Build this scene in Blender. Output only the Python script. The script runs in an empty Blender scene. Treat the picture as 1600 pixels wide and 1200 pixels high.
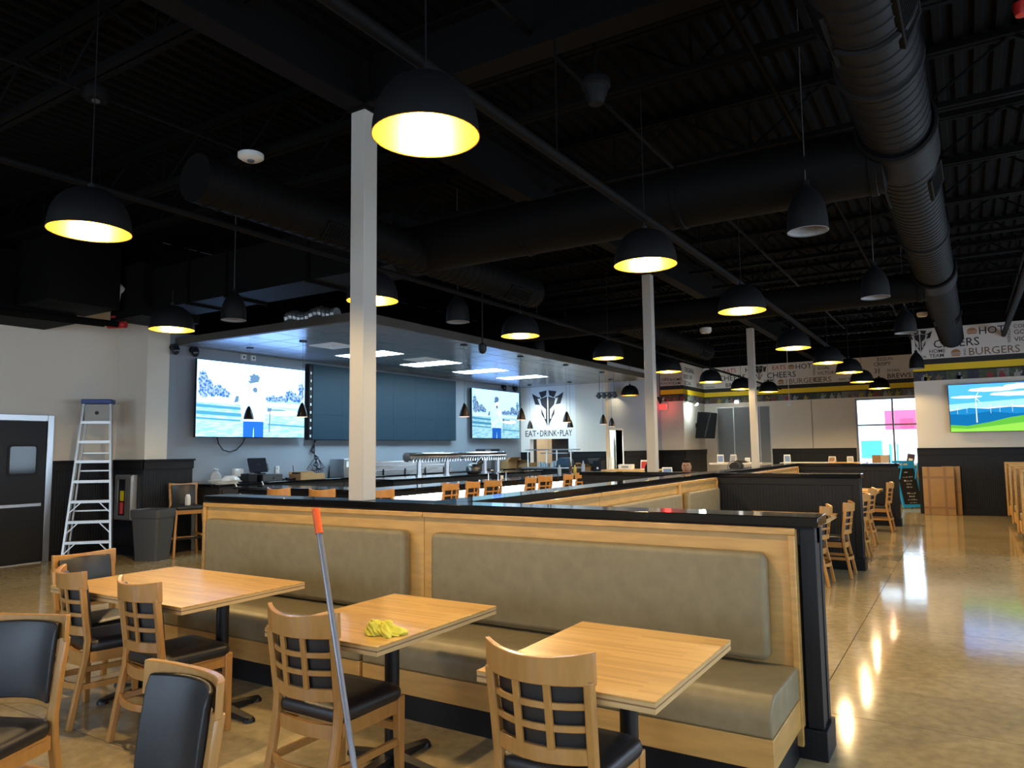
import bpy, bmesh, math, random
from mathutils import Vector, Matrix
random.seed(7)
S = bpy.context.scene
COL = S.collection
R = math.radians
PI = math.pi
# ------------------------------------------------------------------ camera, world, exposure
cam_d = bpy.data.cameras.new('camera')
cam = bpy.data.objects.new('camera', cam_d); COL.objects.link(cam)
cam_d.sensor_fit = 'HORIZONTAL'; cam_d.sensor_width = 36.0; cam_d.lens = 1140.87 / 1600 * 36.0
cam_d.clip_start = 0.05; cam_d.clip_end = 300
rot = Matrix(((0.84937488, 0.05748341, 0.52465033), (0.52764295, -0.06901659, -0.84665792), (-0.01245921, 0.99595802, -0.08895167)))
cam.matrix_world = Matrix.Translation((0, 0, 1.6)) @ rot.to_4x4()
S.camera = cam
W = bpy.data.worlds.new('sky'); S.world = W; W.use_nodes = True
bgn = W.node_tree.nodes['Background']; bgn.inputs[0].default_value = (0.62, 0.80, 1.0, 1); bgn.inputs[1].default_value = 6.5
S.view_settings.view_transform = 'Standard'; S.view_settings.look = 'None'
S.view_settings.gamma = 1.0; S.view_settings.use_curve_mapping = False
S.view_settings.exposure = 0.3
S.cycles.use_denoising = True
S.cycles.max_bounces = 7; S.cycles.diffuse_bounces = 4; S.cycles.glossy_bounces = 3; S.cycles.transmission_bounces = 4
S.cycles.sample_clamp_indirect = 4.0; S.cycles.caustics_reflective = False; S.cycles.caustics_refractive = False
LAMP_W = 120.0          # each lit pendant
LAMP_COL = (1.0, 0.73, 0.36)
SUN_E = 1.3
def portal(name, loc, rotx, rotz, sx, sy):
    l = bpy.data.lights.new(name, 'AREA'); l.shape = 'RECTANGLE'; l.size = sx; l.size_y = sy; l.energy = 1.0
    l.cycles.is_portal = True
    o = bpy.data.objects.new(name, l); o.location = loc; o.rotation_euler = (rotx, 0, rotz); COL.objects.link(o)
# windows of the right wall (x = 3.4) and back wall (y = -5), far window: daylight enters here
for yy in (-2.6, 1.0, 4.6, 8.2, 11.8, 15.4):
    portal('window_daylight', (3.38, yy, 1.95), PI/2, PI/2, 2.4, 2.0)
for xx in (-8.5, -4.5, -0.5):
    portal('window_daylight', (xx, -4.98, 1.95), PI/2, 0, 3.0, 2.0)
portal('window_daylight', (-1.2, 24.75, 1.9), PI/2, PI, 3.2, 2.0)
sun = bpy.data.lights.new('sun', 'SUN'); sun.energy = SUN_E; sun.angle = R(1); sun.color = (1, .95, .88)
so = bpy.data.objects.new('sun', sun); so.rotation_euler = (R(25), R(-8), 0); COL.objects.link(so)   # high midday sun on the street outside

# ------------------------------------------------------------------ materials
def lin(c):
    return tuple(((v/255)/12.92 if v/255 <= 0.04045 else (((v/255)+0.055)/1.055)**2.4) for v in c)
MATS = {}
def mat(name, col, rough=.5, metal=0.0, noise=0.0, nscale=8.0, stretch=(1,1,1), bump=0.0, bscale=60.0, col2=None, spec=.5, coat=0.0, emit=None, es=0.0):
    if name in MATS: return MATS[name]
    m = bpy.data.materials.new(name); m.use_nodes = True
    nt = m.node_tree; N = nt.nodes; L = nt.links
    b = N['Principled BSDF']
    b.inputs['Base Color'].default_value = (*col, 1); b.inputs['Roughness'].default_value = rough
    b.inputs['Metallic'].default_value = metal; b.inputs['Specular IOR Level'].default_value = spec
    b.inputs['Coat Weight'].default_value = coat; b.inputs['Coat Roughness'].default_value = .1
    if emit: b.inputs['Emission Color'].default_value = (*emit, 1); b.inputs['Emission Strength'].default_value = es
    if noise or bump or col2:
        tc = N.new('ShaderNodeTexCoord'); mp = N.new('ShaderNodeMapping'); mp.inputs['Scale'].default_value = stretch
        L.new(tc.outputs['Object'], mp.inputs[0])
        n = N.new('ShaderNodeTexNoise'); n.inputs['Scale'].default_value = nscale; n.inputs['Detail'].default_value = 5
        L.new(mp.outputs[0], n.inputs[0])
        if noise or col2:
            r = N.new('ShaderNodeValToRGB'); r.color_ramp.elements[0].position = .3; r.color_ramp.elements[1].position = .7
            c2 = col2 if col2 else tuple(v*(1-noise) for v in col)
            r.color_ramp.elements[0].color = (*c2, 1); r.color_ramp.elements[1].color = (*col, 1)
            L.new(n.outputs[0], r.inputs[0]); L.new(r.outputs[0], b.inputs['Base Color'])
        if bump:
            n2 = N.new('ShaderNodeTexNoise'); n2.inputs['Scale'].default_value = bscale; n2.inputs['Detail'].default_value = 3
            L.new(mp.outputs[0], n2.inputs[0])
            bp = N.new('ShaderNodeBump'); bp.inputs['Strength'].default_value = bump; bp.inputs['Distance'].default_value = .004
            L.new(n2.outputs[0], bp.inputs['Height']); L.new(bp.outputs[0], b.inputs['Normal'])
    MATS[name] = m
    return m
def emis(name, col, s):
    if name in MATS: return MATS[name]
    m = bpy.data.materials.new(name); m.use_nodes = True; nt = m.node_tree
    nt.nodes.remove(nt.nodes['Principled BSDF']); e = nt.nodes.new('ShaderNodeEmission')
    e.inputs[0].default_value = (*col, 1); e.inputs[1].default_value = s
    nt.links.new(e.outputs[0], nt.nodes['Material Output'].inputs[0]); MATS[name] = m
    return m
maple = mat('maple wood', (.62,.345,.10), .38, noise=.25, nscale=3.0, stretch=(3,3,14), coat=.25)
maple_h = mat('maple panel', (.65,.375,.115), .42, noise=.22, nscale=2.2, stretch=(2,2,11), coat=.2)
chairwood = mat('beech chair wood', (.52,.25,.065), .36, noise=.18, nscale=4.0, stretch=(8,8,1.5), coat=.25)
blackvinyl = mat('black vinyl', (.012,.012,.015), .42, bump=.15, bscale=300, spec=.6)
taupe = mat('taupe vinyl', (.275,.22,.125), .5, noise=.18, nscale=14, bump=.12, bscale=220, spec=.4)
blackpaint = mat('black wainscot paint', (.0075,.0075,.0095), .5, spec=.28)
stone = mat('black granite', (.008,.008,.009), .07, noise=.5, nscale=240, spec=.6)
blacksteel = mat('black steel', (.01,.01,.012), .4, metal=.2)
deckblack = mat('black roof deck paint', (.0017,.0017,.0016), .85, spec=.1)
ductblack = mat('black duct paint', (.0030,.0028,.0028), .7, spec=.1)
ductgrey = mat('dark grey spiral duct', (.005,.005,.0062), .65, spec=.15)
cream = mat('cream wall paint', (.76,.69,.60), .7, noise=.04, nscale=2)
white_w = mat('white wall paint', (.78,.79,.78), .7)
greywall = mat('grey wall paint', (.27,.30,.345), .65, noise=.05, nscale=2)
postcream = mat('cream steel paint', (.46,.43,.39), .55)
alu = mat('brushed aluminium', (.55,.54,.52), .4, metal=.85)
chrome = mat('polished chrome', (.8,.82,.84), .12, metal=1.0)
steel = mat('stainless steel', (.55,.56,.58), .3, metal=1.0)
gold = mat('gold shade lining', (1.0,.55,.06), .33, metal=1.0)
shade_blk = mat('matt black lamp shade', (.005,.005,.006), .55, spec=.25)
shade_brn = mat('dark bronze shade', (.025,.018,.014), .35, metal=.5)
shade_wht = mat('white shade lining', (.28,.27,.27), .6)
cardboard = mat('cardboard', (.42,.24,.10), .8, noise=.12, nscale=6)
tape = mat('brown tape', (.27,.14,.05), .35)
plastic_blk = mat('black plastic', (.008,.008,.010), .42, spec=.3)
plastic_gry = mat('dark grey plastic', (.06,.062,.068), .5)
plastic_wht = mat('white plastic', (.7,.7,.68), .45)
paper = mat('white paper', (.75,.74,.7), .8)
blueplastic = mat('blue plastic', (.02,.05,.22), .4)
orange = mat('orange plastic', (.85,.12,.02), .4)
greyrod = mat('grey lacquered steel', (.30,.30,.34), .32, metal=.5)
yellowcloth = mat('yellow cloth', (.90,.80,.10), .85, noise=.25, nscale=30, bump=.4, bscale=120)
yellow = mat('yellow stripe paint', (.85,.60,.012), .6)
bandblack = mat('black stripe paint', (.010,.010,.012), .6)
bandwhite = mat('printed wallpaper', (.66,.63,.61), .7)
inkblack = mat('black print', (.012,.012,.014), .6)
inkred = mat('red print', (.45,.02,.02), .6)
inkbrown = mat('brown print', (.36,.17,.06), .6)
inktan = mat('tan print', (.16,.105,.055), .6)
tile_m = mat('grey ceiling tile', (.24,.25,.26), .22, spec=.6, noise=.06, nscale=30)
soffit_m = mat('grey soffit paint', (.06,.056,.05), .6)
panel_l = emis('light panel', (.56,.83,1.0), 30.0)
bulb_m = emis('warm bulb', (1.0,.78,.45), 25.0)
ledstrip = emis('bar led', (.95,.97,1.0), 40.0)
red_lens = mat('red plastic', (.42,.018,.015), .4)
glass_m = mat('clear glass', (.9,.95,.97), .03, spec=.5)
glass_m.node_tree.nodes['Principled BSDF'].inputs['Transmission Weight'].default_value = 1.0
glass_m.node_tree.nodes['Principled BSDF'].inputs['IOR'].default_value = 1.05
mirror_g = mat('dark glass', (.015,.018,.025), .08, spec=.4)
skin = mat('skin', (.30,.155,.09), .55)
hair = mat('black hair', (.006,.005,.0045), .9, bump=.4, bscale=150, spec=.05)
creamcloth = mat('cream shirt cloth', (.55,.46,.30), .8)
redcloth = mat('rust shirt cloth', (.25,.07,.04), .8)
darkcloth = mat('dark trousers', (.02,.022,.03), .85)

def butcher():
    m = bpy.data.materials.new('butcher block'); m.use_nodes = True; nt = m.node_tree; N = nt.nodes; L = nt.links
    b = N['Principled BSDF']; b.inputs['Roughness'].default_value = .34; b.inputs['Coat Weight'].default_value = .25; b.inputs['Coat Roughness'].default_value = .2
    tc = N.new('ShaderNodeTexCoord')
    br = N.new('ShaderNodeTexBrick'); br.offset = .37; br.inputs['Scale'].default_value = 1.0
    br.inputs['Brick Width'].default_value = .42; br.inputs['Row Height'].default_value = .024; br.inputs['Mortar Size'].default_value = .0
    br.inputs['Color1'].default_value = (.74,.43,.125,1); br.inputs['Color2'].default_value = (.54,.28,.075,1); br.inputs['Bias'].default_value = -.25
    L.new(tc.outputs['Object'], br.inputs[0])
    mp = N.new('ShaderNodeMapping'); mp.inputs['Scale'].default_value = (3, 60, 60); L.new(tc.outputs['Object'], mp.inputs[0])
    n = N.new('ShaderNodeTexNoise'); n.inputs['Scale'].default_value = 2.0; n.inputs['Detail'].default_value = 4; L.new(mp.outputs[0], n.inputs[0])
    mx = N.new('ShaderNodeMix'); mx.data_type = 'RGBA'; mx.blend_type = 'MULTIPLY'; mx.inputs['Factor'].default_value = .35
    L.new(br.outputs[0], mx.inputs['A']); rr = N.new('ShaderNodeValToRGB'); rr.color_ramp.elements[0].color = (.55,.5,.45,1)
    rr.color_ramp.elements[0].position = .3; rr.color_ramp.elements[1].position = .7
    L.new(n.outputs[0], rr.inputs[0]); L.new(rr.outputs[0], mx.inputs['B']); L.new(mx.outputs['Result'], b.inputs['Base Color'])
    return m
def emis_noise(name, c1, c2, s, scale, stretch=(1,1,1), lo=.42, hi=.58):
    if name in MATS: return MATS[name]
    m = emis(name, c1, s); nt = m.node_tree; N = nt.nodes; L = nt.links
    tc = N.new('ShaderNodeTexCoord'); mp = N.new('ShaderNodeMapping'); mp.inputs['Scale'].default_value = stretch; L.new(tc.outputs['Object'], mp.inputs[0])
    n = N.new('ShaderNodeTexNoise'); n.inputs['Scale'].default_value = scale; n.inputs['Detail'].default_value = 4; L.new(mp.outputs[0], n.inputs[0])
    r = N.new('ShaderNodeValToRGB'); r.color_ramp.elements[0].position = lo; r.color_ramp.elements[1].position = hi
    r.color_ramp.elements[0].color = (*c1, 1); r.color_ramp.elements[1].color = (*c2, 1); L.new(n.outputs[0], r.inputs[0])
    L.new(r.outputs[0], [q for q in N if q.type == 'EMISSION'][0].inputs[0]); return m
butcher_m = butcher()
ply1 = mat('ply edge light', (.70,.45,.19), .5, noise=.2, nscale=10, stretch=(1,1,20))
ply2 = mat('ply edge dark', (.30,.15,.06), .5, noise=.2, nscale=10, stretch=(1,1,20))
def floor_mat():
    m = bpy.data.materials.new('polished concrete'); m.use_nodes = True; nt = m.node_tree; N = nt.nodes; L = nt.links
    b = N['Principled BSDF']; b.inputs['Specular IOR Level'].default_value = .5
    tc = N.new('ShaderNodeTexCoord')
    n1 = N.new('ShaderNodeTexNoise'); n1.inputs['Scale'].default_value = 1.3; n1.inputs['Detail'].default_value = 8; n1.inputs['Roughness'].default_value = .65
    n2 = N.new('ShaderNodeTexNoise'); n2.inputs['Scale'].default_value = 14; n2.inputs['Detail'].default_value = 6
    n3 = N.new('ShaderNodeTexNoise'); n3.inputs['Scale'].default_value = 5; n3.inputs['Detail'].default_value = 3
    for n in (n1, n2, n3): L.new(tc.outputs['Object'], n.inputs[0])
    r = N.new('ShaderNodeValToRGB'); r.color_ramp.elements[0].position = .35; r.color_ramp.elements[1].position = .68
    r.color_ramp.elements[0].color = (.40,.305,.165,1); r.color_ramp.elements[1].color = (.50,.395,.225,1)
    L.new(n1.outputs[0], r.inputs[0])
    r2 = N.new('ShaderNodeValToRGB'); r2.color_ramp.elements[0].position = .35; r2.color_ramp.elements[1].position = .65
    r2.color_ramp.elements[0].color = (.8,.8,.8,1); r2.color_ramp.elements[1].color = (1.05,1.03,1,1); L.new(n2.outputs[0], r2.inputs[0])
    mx = N.new('ShaderNodeMix'); mx.data_type = 'RGBA'; mx.blend_type = 'MULTIPLY'; mx.inputs['Factor'].default_value = 1
    L.new(r.outputs[0], mx.inputs['A']); L.new(r2.outputs[0], mx.inputs['B']); L.new(mx.outputs['Result'], b.inputs['Base Color'])
    rr = N.new('ShaderNodeMapRange'); rr.inputs['To Min'].default_value = .06; rr.inputs['To Max'].default_value = .13; L.new(n1.outputs[0], rr.inputs['Value']); L.new(rr.outputs[0], b.inputs['Roughness'])
    bp = N.new('ShaderNodeBump'); bp.inputs['Strength'].default_value = .035; bp.inputs['Distance'].default_value = .02; L.new(n3.outputs[0], bp.inputs['Height']); L.new(bp.outputs[0], b.inputs['Normal'])
    return m
floor_m = floor_mat()
def photo_strip_mat():
    m = bpy.data.materials.new('photo collage print'); m.use_nodes = True; nt = m.node_tree; N = nt.nodes; L = nt.links
    b = N['Principled BSDF']; b.inputs['Roughness'].default_value = .6
    tc = N.new('ShaderNodeTexCoord')
    v = N.new('ShaderNodeTexVoronoi'); v.inputs['Scale'].default_value = 16; L.new(tc.outputs['Object'], v.inputs[0])
    mp = N.new('ShaderNodeMapping'); mp.inputs['Scale'].default_value = (3.2, 3.2, .01); L.new(tc.outputs['Object'], mp.inputs[0])
    w = N.new('ShaderNodeTexVoronoi'); w.inputs['Scale'].default_value = 1; w.distance = 'CHEBYCHEV'; L.new(mp.outputs[0], w.inputs[0])
    mx = N.new('ShaderNodeMix'); mx.data_type = 'RGBA'; mx.inputs['Factor'].default_value = .45
    L.new(v.outputs['Color'], mx.inputs['A']); L.new(w.outputs['Color'], mx.inputs['B'])
    hs = N.new('ShaderNodeHueSaturation'); hs.inputs['Saturation'].default_value = .3; hs.inputs['Value'].default_value = .62; L.new(mx.outputs['Result'], hs.inputs['Color'])
    gm = N.new('ShaderNodeGamma'); gm.inputs[1].default_value = 2.3; L.new(hs.outputs[0], gm.inputs[0]); L.new(gm.outputs[0], b.inputs['Base Color'])
    return m
photo_m = photo_strip_mat()
def bead_mat():
    m = bpy.data.materials.new('black beadboard'); m.use_nodes = True; nt = m.node_tree; N = nt.nodes; L = nt.links
    b = N['Principled BSDF']; b.inputs['Base Color'].default_value = (.0085,.0085,.0105,1); b.inputs['Roughness'].default_value = .48; b.inputs['Specular IOR Level'].default_value = .3
    tc = N.new('ShaderNodeTexCoord'); sx = N.new('ShaderNodeSeparateXYZ'); L.new(tc.outputs['Object'], sx.inputs[0])
    ad = N.new('ShaderNodeMath'); ad.operation = 'ADD'; L.new(sx.outputs[0], ad.inputs[0]); L.new(sx.outputs[1], ad.inputs[1])
    mu = N.new('ShaderNodeMath'); mu.operation = 'MULTIPLY'; mu.inputs[1].default_value = 24; L.new(ad.outputs[0], mu.inputs[0])
    pp = N.new('ShaderNodeMath'); pp.operation = 'PINGPONG'; pp.inputs[1].default_value = .5; L.new(mu.outputs[0], pp.inputs[0])
    st = N.new('ShaderNodeMath'); st.operation = 'SMOOTH_MIN'; st.inputs[1].default_value = .12; st.inputs[2].default_value = .05; L.new(pp.outputs[0], st.inputs[0])
    bp = N.new('ShaderNodeBump'); bp.inputs['Strength'].default_value = .8; bp.inputs['Distance'].default_value = .04; L.new(st.outputs[0], bp.inputs['Height']); L.new(bp.outputs[0], b.inputs['Normal'])
    return m
bead_m = bead_mat()

# ------------------------------------------------------------------ mesh builder
class MB:
    def __init__(s): s.v = []; s.f = []
    def add(s, vs, fs):
        o = len(s.v); s.v += [tuple(v) for v in vs]; s.f += [tuple(i+o for i in f) for f in fs]; return s
    def box(s, x0, x1, y0, y1, z0, z1, M=None):
        vs = [Vector((x, y, z)) for z in (z0, z1) for y in (y0, y1) for x in (x0, x1)]
        if M: vs = [M @ v for v in vs]
        return s.add(vs, [(0,2,3,1),(4,5,7,6),(0,1,5,4),(2,6,7,3),(0,4,6,2),(1,3,7,5)])
    def hexa(s, bot, top):
        n = len(bot)
        return s.add(list(bot)+list(top), [tuple(range(n-1,-1,-1)), tuple(range(n,2*n))]+[(i,(i+1)%n,n+(i+1)%n,n+i) for i in range(n)])
    def rings(s, rings, caps=True, closed=True):
        n = len(rings[0]); vs = [p for r in rings for p in r]; fs = []
        for k in range(len(rings)-1):
            for i in range(n if closed else n-1):
                a = k*n+i; b = k*n+(i+1)%n; fs.append((a, b, b+n, a+n))
        if caps: fs += [tuple(range(n-1,-1,-1)), tuple(range((len(rings)-1)*n, len(rings)*n))]
        return s.add(vs, fs)
    def tube(s, path, r, n=8, caps=True):
        P = [Vector(p) for p in path]; rs = r if isinstance(r, (list, tuple)) else [r]*len(P); out = []
        up = None
        for i, p in enumerate(P):
            t = (P[min(i+1,len(P)-1)]-P[max(i-1,0)]).normalized()
            if up is None:
                up = Vector((0,0,1)) if abs(t.z) < .9 else Vector((1,0,0))
            a = t.cross(up).normalized(); b = a.cross(t).normalized(); up = b
            out.append([p + (a*math.cos(2*PI*k/n) + b*math.sin(2*PI*k/n))*rs[i] for k in range(n)])
        return s.rings(out, caps)
    def cyl(s, p0, p1, r0, r1=None, n=12): return s.tube([p0, p1], [r0, r1 if r1 is not None else r0], n)
    def bar(s, path, w, h, up=(0,0,1)):
        "rectangular section swept along path; w sideways, h along up"
        P = [Vector(p) for p in path]; out = []; up = Vector(up)
        for i, p in enumerate(P):
            t = (P[min(i+1,len(P)-1)]-P[max(i-1,0)]).normalized(); a = t.cross(up).normalized(); b = a.cross(t).normalized()
            out.append([p+a*w/2+b*h/2, p-a*w/2+b*h/2, p-a*w/2-b*h/2, p+a*w/2-b*h/2])
        return s.rings(out)
    def lathe(s, prof, c=(0,0,0), n=24, caps=False):
        return s.rings([[(c[0]+r*math.cos(2*PI*k/n), c[1]+r*math.sin(2*PI*k/n), c[2]+z) for k in range(n)] for r, z in prof], caps)
    def prism(s, poly, axis, a, b):
        "polygon (u,v) extruded along axis from a to b: x->(y,z) y->(x,z) z->(x,y)"
        f = {'x': lambda u,v,t:(t,u,v), 'y': lambda u,v,t:(u,t,v), 'z': lambda u,v,t:(u,v,t)}[axis]
        return s.hexa([f(u,v,a) for u,v in poly], [f(u,v,b) for u,v in poly])
    def obj(s, name, m, parent=None, bevel=0.0, smooth=False, sub=0, seg=2, loc=None):
        me = bpy.data.meshes.new(name); me.from_pydata(s.v, [], s.f); me.update()
        bm = bmesh.new(); bm.from_mesh(me); bmesh.ops.recalc_face_normals(bm, faces=bm.faces); bm.to_mesh(me); bm.free()
        me.materials.append(m)
        if smooth:
            me.polygons.foreach_set('use_smooth', [True]*len(me.polygons)); me.set_sharp_from_angle(angle=R(40))
        o = bpy.data.objects.new(name, me); COL.objects.link(o)
        if parent: o.parent = parent
        if loc: o.location = loc
        if bevel:
            b = o.modifiers.new('bevel', 'BEVEL'); b.width = bevel; b.segments = seg; b.limit_method = 'ANGLE'; b.harden_normals = False
            me.polygons.foreach_set('use_smooth', [True]*len(me.polygons)); me.set_sharp_from_angle(angle=R(50))
        if sub:
            d = o.modifiers.new('subdivision', 'SUBSURF'); d.levels = sub; d.render_levels = sub
            me.polygons.foreach_set('use_smooth', [True]*len(me.polygons))
        return o
def tag(o, label, cat, group=None, kind=None):
    if label: o['label'] = label
    if cat: o['category'] = cat
    if group: o['group'] = group
    if kind: o['kind'] = kind
    return o
def thing(name, label, cat, loc=(0,0,0), rz=0.0, group=None):
    o = bpy.data.objects.new(name, None); o.empty_display_size = .1; COL.objects.link(o)
    o.location = loc; o.rotation_euler = (0, 0, R(rz)); return tag(o, label, cat, group)
def struct(o): o['kind'] = 'structure'; return o
def dup(root, loc=None, rz=None, label=None, group=None, scale=None):
    def cp(o, par):
        c = o.copy(); COL.objects.link(c); c.parent = par
        if par: c.matrix_parent_inverse = o.matrix_parent_inverse
        for ch in o.children: cp(ch, c)
        return c
    r = cp(root, None)
    if loc is not None: r.location = loc
    if rz is not None: r.rotation_euler = (0, 0, R(rz))
    if scale: r.scale = scale
    if label: r['label'] = label
    if group: r['group'] = group
    return r
FACE = {'-y': (R(90),0,0), '+x': (R(90),0,R(90)), '-x': (R(90),0,R(-90)), '+y': (R(90),0,R(180)), '+z': (0,0,0)}
def text(s, size, m, parent, loc, face='-y', name='lettering', sx=1.0, roll=0.0, width=None, bold=.005):
    c = bpy.data.curves.new('t', 'FONT'); c.body = s; c.size = size; c.extrude = .002; c.resolution_u = 2; c.offset = bold*size
    t = bpy.data.objects.new('t', c); COL.objects.link(t)
    dg = bpy.context.evaluated_depsgraph_get(); me = bpy.data.meshes.new_from_object(t.evaluated_get(dg))
    bpy.data.objects.remove(t); bpy.data.curves.remove(c)
    me.materials.clear(); me.materials.append(m)
    if width:
        xs = [v.co.x for v in me.vertices]; sx = width/(max(xs)-min(xs))
    o = bpy.data.objects.new(name, me); COL.objects.link(o); o.parent = parent
    o.location = loc; o.rotation_euler = (Matrix.Rotation(R({'-y':0,'+x':90,'-x':-90,'+y':180,'+z':0}[face]),3,'Z') @ (Matrix.Rotation(R(90),3,'X') if face != '+z' else Matrix.Identity(3)) @ Matrix.Rotation(R(roll),3,'Z')).to_euler(); o.scale = (sx, 1, 1)
    return o
def rrect(x0, x1, z0, z1, r, n=5):
    out = []
    for cx, cz, a in ((x1-r,z1-r,0),(x0+r,z1-r,90),(x0+r,z0+r,180),(x1-r,z0+r,270)):
        for k in range(n+1):
            t = R(a+90*k/n); out.append((cx+r*math.cos(t), cz+r*math.sin(t)))
    return out

# ------------------------------------------------------------------ floor, ceiling, walls
fl = struct(MB().box(-12.4, 3.6, -5.2, 25.0, -.25, -.006).obj('floor', mat('joint filler', (.06,.05,.04), .8)))
xe = [-12.0, -9.99, -5.44, -.89, 3.4]
ye = [-5.0] + [-5.0+2.45*k for k in range(1, 12)] + [24.8]
ye = [-4.98, -2.5, -.05, 2.4, 4.85, 7.3, 9.75, 12.2, 14.65, 17.1, 19.5, 22.0, 24.8]
for i in range(4):
    for j in range(12):
        MB().box(xe[i]+.003, xe[i+1]-.003, ye[j]+.003, ye[j+1]-.003, -.03, 0).obj('slab', floor_m, fl)
# corrugated roof deck
mb = MB(); x = -12.2; prof = []
while x < 3.6:
    prof += [(x, 5.05), (x+.055, 5.05), (x+.075, 5.09), (x+.13, 5.09)]; x += .15
mb.rings([[(px, -5.2, pz) for px, pz in prof], [(px, 25.2, pz) for px, pz in prof]], caps=False, closed=False)
ce = struct(mb.obj('ceiling', deckblack))
MB().box(-12.4, 3.7, -5.3, 25.3, 5.1, 5.2).obj('roof_slab', deckblack, ce)

def wainscot(n, a, b, face, ztop=1.51, ends=False):
    """black panelling on a wall face; a,b run along the wall, face=(axis, coord, outward sign)"""
    ax, c, sg = face
    def bx(mb, u0, u1, d0, d1, z0, z1):
        d0, d1 = sorted((c+sg*d0, c+sg*d1))
        return mb.box(u0, u1, d0, d1, z0, z1) if ax == 'y' else mb.box(d0, d1, u0, u1, z0, z1)
    o = struct(bx(MB(), a, b, 0, .022, 0, ztop-.02).obj('trim_%d' % n, bead_m))
    bx(MB(), a, b+(.03 if ends else 0), 0, .06, ztop-.03, ztop).obj('cap_rail', blackpaint, o, bevel=.004)
    bx(MB(), a, b+(.012 if ends else 0), 0, .04, ztop-.16, ztop-.03).obj('upper_rail', blackpaint, o, bevel=.004)
    bx(MB(), a, b, 0, .038, 0, .16).obj('base_rail', blackpaint, o, bevel=.004)
    return o
# left wall with the kitchen door
wl = struct(MB().box(-12.1, -11.88, -5, 6.78, 0, 4.0).obj('wall_left', cream))
MB().box(-12.1, -11.87, -5, 6.78, 4.0, 5.06).obj('upper_wall', deckblack, wl)
w = struct(MB().box(-12.1, -11.05, 6.78, 6.98, 0, 4.0).obj('wall_left_return', cream)); MB().box(-12.1, -11.05, 6.77, 6.98, 4.0, 5.06).obj('upper_wall', deckblack, w)
w = struct(MB().box(-11.25, -11.05, 6.98, 7.16, 0, 5.06).obj('wall_left_pier', cream))
w = struct(MB().box(-11.25, -11.05, 7.16, 18.5, 0, 5.06).obj('wall_left_bar', greywall))
MB().box(-11.06, -11.045, 6.98, 18.3, 3.6, 5.05).obj('upper_wall', deckblack, w)
wainscot(1, 5.80, 6.78, ('x', -11.88, 1)); wainscot(2, -11.88, -11.05, ('y', 6.78, -1)); wainscot(3, 6.76, 7.62, ('x', -11.05, 1), ends=True)
wainscot(4, -4.9, 4.78, ('x', -11.88, 1))
# bar end wall (white, with the sign), cream part and the passage wall
wb = struct(MB().box(-11.25, -10.75, 18.3, 18.5, 0, 3.6).box(-9.50, -9.26, 18.3, 18.5, 0, 3.6).box(-10.75, -9.50, 18.3, 18.5, 1.88, 3.6).box(-10.75, -9.50, 18.3, 18.5, 0, 1.02).obj('wall_bar_end', white_w))
MB().box(-11.25, -8.35, 18.28, 18.5, 3.6, 5.06).obj('upper_wall', deckblack, wb)
struct(MB().box(-9.26, -8.35, 18.3, 18.5, 0, 3.6).obj('wall_bar_cream', cream))
wainscot(5, -9.5, -8.35, ('y', 18.3, -1)); wainscot(6, -11.05, -10.75, ('y', 18.3, -1))
wp = struct(MB().box(-8.55, -8.35, 18.5, 18.53, 0, 4.0).box(-8.55, -8.35, 19.41, 24.8, 0, 4.0).box(-8.55, -8.35, 18.53, 19.41, 2.1, 4.0).obj('wall_passage', mat('wall paint tinted with window light', (.42,.50,.66), .65)))  # bluish window light is put into the passage wall colour
MB().box(-8.55, -8.34, 18.5, 24.8, 4.0, 5.06).obj('upper_wall', deckblack, wp)
wainscot(7, 19.52, 22.58, ('x', -8.35, 1))
# kitchen glimpsed through the pass window
struct(MB().box(-11.4, -8.6, 20.4, 20.5, 0, 3.6).obj('wall_kitchen', cream)); struct(MB().box(-11.0, -10.78, 18.7, 18.74, 0, 2.9).obj('trim_11', mat('dark grey panel', (.05,.055,.06), .5))); struct(MB().box(-10.28, -9.45, 18.75, 18.79, 0, 2.9).obj('trim_17', mat('dark brown panel', (.04,.025,.018), .6)))
kp = bpy.data.lights.new('kitchen lamp', 'AREA'); kp.energy = 25; kp.size = .6; kp.color = (1, .85, .6)
ko = bpy.data.objects.new('kitchen_lamp_light', kp); ko.location = (-10.2, 19.4, 2.9); COL.objects.link(ko)
struct(MB().box(-11.4, -8.56, 18.5, 20.5, 3.0, 3.1).obj('ceiling_kitchen', cream)); struct(MB().box(-11.4, -11.3, 18.5, 20.5, 0, 3.0).obj('wall_kitchen_left', cream))
# column at the corner of the window wall
wc = struct(MB().box(-8.35, -7.6, 22.6, 24.8, 0, 4.3).obj('wall_column', cream)); MB().box(-8.36, -7.59, 22.59, 24.8, 4.29, 5.06).obj('upper_wall', deckblack, wc)
wainscot(8, -8.35, -7.6, ('y', 22.6, -1), ends=True); wainscot(9, 22.6, 24.8, ('x', -7.6, 1))
# window wall
ww = struct(MB().box(-7.6, -7.2, 24.8, 25.0, 0, 5.06).box(-7.2, -5.42, 24.8, 25.0, 2.92, 5.06).box(-7.2, -5.42, 24.8, 25.0, 0, 1.05).box(-5.42, -2.88, 24.8, 25.0, 0, 5.06)
            .box(-2.88, .6, 24.8, 25.0, 3.02, 5.06).box(-2.88, .6, 24.8, 25.0, 0, .98).box(.6, 3.6, 24.8, 25.0, 0, 5.06).obj('wall_far', cream))
MB().box(-4.158, -4.142, 24.785, 24.8, 1.51, 3.06).obj('panel_joint', mat('dark wall joint', (.2,.18,.15), .8), ww)  # dark strip marking the vertical seam in the wall
MB().box(-7.6, 3.4, 24.78, 24.8, 4.29, 5.05).obj('upper_wall', deckblack, ww)
wainscot(10, -5.40, -2.9, ('y', 24.8, -1))
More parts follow.
